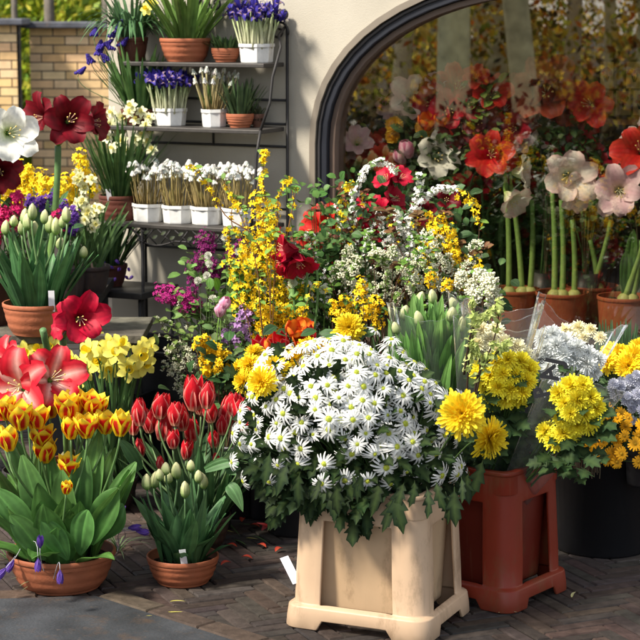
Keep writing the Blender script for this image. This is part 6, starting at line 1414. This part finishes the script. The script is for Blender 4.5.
# cards with flower pictures on the shelf, two rows
kk = 0
for row, (py0, py1) in enumerate(((62, 88), (91, 115))):
    for k in range(5):
        px0 = 598+k*17.5 if row else 600+k*26; wd = 15 if row else (13, 18)[k % 2]
        (sa, za_) = sz(px0, py1, -.76); (sb_, zb) = sz(px0+wd, py0, -.76)
        card = thing('flower_packet', f'bulb packet with a red flower picture, {("top", "bottom")[row]} row, {("first", "second", "third", "fourth", "fifth")[k]} from the left', 'packet', wp(sa, za_, -.76), 'bulb packets in the shop window')
        wbox(card, sa, sb_, za_, zb, -.76, -.772, (.50, .36, .14), 'card', M_paper)
        rz_ = random.Random(kk); kk += 1; c0 = wp((sa+sb_)/2, zb-(zb-za_)*.38, -.756)-card.location; fm = MB()
        for j in range(16):
            a = rz_.uniform(0, 6.28); q = (sb_-sa)*.33*rz_.random()**.5; fm.blob(c0+WU*q*math.cos(a)+V((0, 0, q*math.sin(a)*.8)), .010, vary((.35, .03, .03) if rz_.random() < .75 else (.5, .2, .1), .3, rz_), 6, 3, .8)
        for j in range(3): fm.tube([c0+WU*(j-1)*.012-V((0, 0, .01)), c0+WU*(j-1)*.003-V((0, 0, (zb-za_)*.38))], .0022, (.04, .07, .03), 4)
        fm.obj('picture', M_floret, card)
wbox(shf, ss0+.9, ss1, zsh+.235, zsh+.25, -.75, -.9, (.20, .10, .04), 'upper_board')
# cut flowers behind: vases on the ledge
def wbunch(label, px, d, items, cat='cut flowers', name='flower_vase', h=.22, fol=None, n=60, lc=(.04, .09, .03)):
    root = thing(name, label, cat, inw(px, d)); mb = MB(); mb.lathe([(0, 0), (.045, 0), (.06, .1), (.055, h), (.05, h), (.04, .02), (0, .02)], (.05, .05, .045), 20); mb.obj('vase', M_plas, root)
    for (kd, x, y, dr_, s_) in items:
        dr_ = V(dr_)+V((-.25, 0, 0)); dr_.normalize(); p = IW(x, y, d+R.uniform(-.04, .04)); o = put('flower', pick(kd), root, p-dr_*(.05*s_ if kd[:2] == 'am' else 0), dr_, s_); stem_to(o, root, root.location+V((R.uniform(-.02, .02), 0, h*.9)), .004, (.07, .15, .04), seg=5)
    if fol:
        mb = MB()
        for k in range(n):
            x, y = fol[k % len(fol)]; p = IW(x+R.gauss(0, 8), y+R.gauss(0, 9), d+R.uniform(-.08, .06))-root.location; lf(mb, p, rdir(.5, 1), R.uniform(.03, .06), vary(lc, .4), .35)
        mb.obj('leaves', M_leaf, root)
        tw_ = MB()
        for x, y in fol: e = IW(x, y, d)-root.location; tw_.tube([V((0, 0, h*.9)), V((e.x*.4, e.y*.4, e.z*.7)), e], .003, (.07, .06, .03), 5, False)
        tw_.obj('twigs', M_stem, root)
    return root
wbunch('yellow green leafy branches in the left curve of the window', 362, -.30, [], fol=[(352, 98), (362, 80), (374, 72), (368, 92), (380, 88), (356, 110), (345, 115), (372, 105), (385, 70)], n=420, lc=(.20, .24, .03), cat='foliage', name='branch_vase')
wbunch('pink and coral flowers low at the left inside the window', 352, -.20, [('am_pink', 343, 152, (-.2, -1, .2), .8), ('am_coral', 371, 150, (0, -1, .4), .8), ('am_pink', 357, 142, (.2, -1, .5), .7), ('am_coral', 380, 158, (.3, -1, .2), .6), ('am_pink', 338, 170, (-.3, -1, .1), .8), ('am_dark', 362, 176, (0, -1, 0), .8)], fol=[(350, 180), (365, 190), (380, 185)], n=90)
wbunch('pale dusty pink lilies inside the window', 402, -.26, [('am_apple', 470, 150, (-.6, -1, .1), .5), ('am_pink', 395, 104, (-.6, -1, .1), .85), ('am_apple', 412, 98, (.3, -1, .3), 1.0), ('am_pink', 392, 96, (-.5, -.6, .9), .6)], fol=[(400, 125), (410, 135), (392, 140)], n=80)
wbunch('orange yellow roses inside the window', 412, -.20, [('mum_g', 395, 126, (-.1, -1, .3), 1.2), ('mum_g', 393, 136, (0, -1, 0), 1.0), ('orange', 428, 130, (.1, -.6, 1), 1.2), ('mum_g', 424, 128, (.2, -1, .2), 1.2), ('orange', 442, 128, (.2, -.6, 1), 1.1), ('mum_g', 430, 136, (0, -1, 0), .9)], fol=[(405, 150), (425, 155), (440, 150)], n=120)
wbunch('dark and bright red amaryllis heads before the mirrored trunk', 448, -.28, [('am_dark', 433, 88, (-.5, -1, .2), .62), ('am_crimson', 437, 104, (-.4, -1, .1), .95), ('am_coral', 457, 90, (.2, -1, .3), 1.1), ('am_dark', 462, 124, (.2, -1, .1), 1.15), ('am_dark', 445, 118, (0, -1, -.1), .9), ('am_coral', 476, 78, (.2, -.9, .6), .6), ('am_coral', 492, 94, (.3, -1, .4), .85), ('am_crimson', 449, 110, (.1, -1, .2), .9), ('am_coral', 426, 108, (-.4, -1, .1), .7), ('am_crimson', 470, 104, (.4, -1, .2), .8), ('am_dark', 480, 122, (.3, -1, 0), .9), ('am_coral', 440, 132, (-.2, -1, 0), .7), ('am_crimson', 420, 186, (-.2, -1, 0), .8), ('am_crimson', 402, 178, (-.5, -1, .2), .8), ('am_pink', 436, 82, (.2, -.8, .7), .5)], fol=[(470, 105), (478, 110), (484, 100), (455, 150), (470, 160)], n=160, lc=(.14, .20, .04))
wbunch('white green lily and grey lilac tulip inside the window', 430, -.18, [('am_white', 436, 156, (.5, -1, .3), 1.0), ('lilac', 410, 158, (-.1, -.3, 1), 1.3), ('lilac', 404, 164, (-.3, -.3, 1), 1.1), ('am_crimson', 396, 164, (-.3, -1, .1), .55)], fol=[(430, 185), (450, 190), (415, 190)], n=110)
wbunch('green stems and leaves in the shade behind the red amaryllis', 465, -.42, [('am_dark', 500, 128, (0, -1, .2), .9), ('am_coral', 478, 135, (0, -1, .4), .7), ('am_pink', 520, 140, (.2, -1, .2), .6), ('am_apple', 530, 120, (.2, -1, .5), .5)], fol=[(460, 190), (475, 205), (490, 200), (480, 230), (465, 225), (455, 215), (495, 240)], n=260)
wbunch('huge dark red drooping bloom high in the window', 545, -.42, [('am_maroon', 546, 92, (0, -1, .5), 1.5), ('am_maroon', 526, 100, (-.8, -1, .3), 1.2), ('am_maroon', 566, 100, (.7, -1, .3), 1.2), ('am_maroon', 548, 78, (0, -.5, 1), 1.1), ('am_maroon', 545, 108, (0, -1, -.2), 1.1), ('am_apple', 535, 112, (-.3, -1, .2), .5), ('am_coral', 541, 108, (0, -1, 0), .35)], fol=[(550, 130), (540, 140), (560, 135)], n=90)
wbunch('red and white striped amaryllis right of the dark bloom', 585, -.46, [('am_coral', 590, 104, (0, -1, .2), 1.0), ('am_striped', 585, 120, (0, -1, -.5), .8), ('am_apple', 576, 98, (0, -1, .6), .4), ('am_apple', 548, 135, (0, -1, .1), .7), ('am_crimson', 600, 170, (0, -1, .2), .7), ('am_crimson', 586, 178, (.4, -1, .1), .6)], fol=[(580, 140), (595, 150), (570, 150), (600, 190), (590, 210)], n=170)
wbunch('deep red flowers low between the window pots', 595, -.66, [('am_dark', 596, 240, (0, -1, .2), .9), ('am_crimson', 605, 250, (.2, -1, 0), .7), ('am_dark', 586, 250, (-.2, -1, 0), .8), ('am_pink', 600, 228, (.2, -1, .3), .7)], fol=[(590, 260), (540, 260), (530, 240), (545, 230), (610, 230)], n=200)
wbunch('coral and white amaryllis at the right picture edge in the window', 640, -.40, [('am_coral', 634, 150, (-.3, -1, .2), .9), ('am_apple', 632, 138, (-.3, -1, .6), .5), ('am_coral', 650, 160, (0, -1, 0), 1.0), ('am_apple', 660, 130, (0, -1, .4), .9)], fol=[(630, 180), (645, 190), (625, 200)], n=120)

wbunch('dense red amaryllis heads filling the left half of the window', 430, -.34, [('am_coral', 415, 118, (-.3, -1, .2), .8), ('am_crimson', 428, 96, (-.2, -1, .3), .8), ('am_crimson', 446, 98, (0, -1, .2), .8), ('am_coral', 468, 96, (.2, -1, .2), .8), ('am_crimson', 458, 112, (0, -1, 0), .9), ('am_dark', 476, 108, (.2, -1, .2), .8), ('am_coral', 486, 116, (.3, -1, .2), .7), ('am_crimson', 418, 140, (-.2, -1, 0), .7), ('am_dark', 400, 150, (-.2, -1, 0), .8), ('am_coral', 386, 140, (-.3, -1, 0), .6), ('am_crimson', 460, 140, (0, -1, 0), .7), ('am_coral', 505, 110, (.2, -1, .2), .7), ('am_crimson', 516, 128, (0, -1, .1), .7), ('am_crimson', 500, 96, (0, -1, .4), .6)], fol=[(420, 160), (440, 165), (460, 165), (480, 150), (400, 170), (430, 120), (450, 125)], n=260)
wbunch('crimson and white amaryllis between the dark bloom and the packets', 556, -.50, [('am_crimson', 528, 150, (0, -1, .2), .7), ('am_coral', 548, 148, (0, -1, .1), .6), ('am_crimson', 574, 122, (.2, -1, .1), .8), ('am_crimson', 600, 110, (0, -1, .3), .6), ('am_crimson', 590, 150, (0, -1, .1), .7), ('am_striped', 534, 130, (-.3, -1, .3), .6), ('am_crimson', 560, 140, (0, -1, .1), .7)], fol=[(540, 170), (560, 165), (580, 170), (530, 190), (600, 165), (545, 200)], n=220)
# ================================================================== LIGHT, SKY, CAMERA
SUN_EL, SUN_AZ = 47, 240        # azimuth of the sun, degrees clockwise from +Y
w = bpy.data.worlds.new('World'); scene.world = w; w.use_nodes = True; n = w.node_tree.nodes; bg = n['Background']
sk = n.new('ShaderNodeTexSky'); sk.sky_type = 'NISHITA'; sk.sun_disc = False; sk.sun_elevation = math.radians(SUN_EL); sk.sun_rotation = math.radians(SUN_AZ)
hs = n.new('ShaderNodeHueSaturation'); hs.inputs['Saturation'].default_value = .38; w.node_tree.links.new(sk.outputs[0], hs.inputs['Color']); w.node_tree.links.new(hs.outputs[0], bg.inputs[0]); bg.inputs[1].default_value = .115
sd = bpy.data.lights.new('sun', 'SUN'); sd.energy = 4.2; sd.angle = math.radians(9); sd.color = (1, .92, .79); so = bpy.data.objects.new('sun', sd); COL.objects.link(so)
az = math.radians(SUN_AZ); el = math.radians(SUN_EL); sdir = V((math.sin(az)*math.cos(el), math.cos(az)*math.cos(el), math.sin(el)))
so.rotation_mode = 'QUATERNION'; so.rotation_quaternion = sdir.to_track_quat('Z', 'Y'); so.location = sdir*20
cd = bpy.data.cameras.new('camera'); cam = bpy.data.objects.new('camera', cd); COL.objects.link(cam); scene.camera = cam
cam.location = CAM; cam.rotation_euler = (math.radians(90)-PITCH, 0, 0); cd.sensor_width = 36; cd.lens = F/640*36; cd.clip_end = 500
cd.dof.use_dof = True; cd.dof.focus_distance = 5.7; cd.dof.aperture_fstop = 9
vs_ = scene.view_settings; vs_.view_transform = 'Standard'; vs_.look = 'None'; vs_.exposure = 1.0; vs_.gamma = 1
scene.render.resolution_x = 1024; scene.render.resolution_y = 1024
scene.cycles.transparent_max_bounces = 24
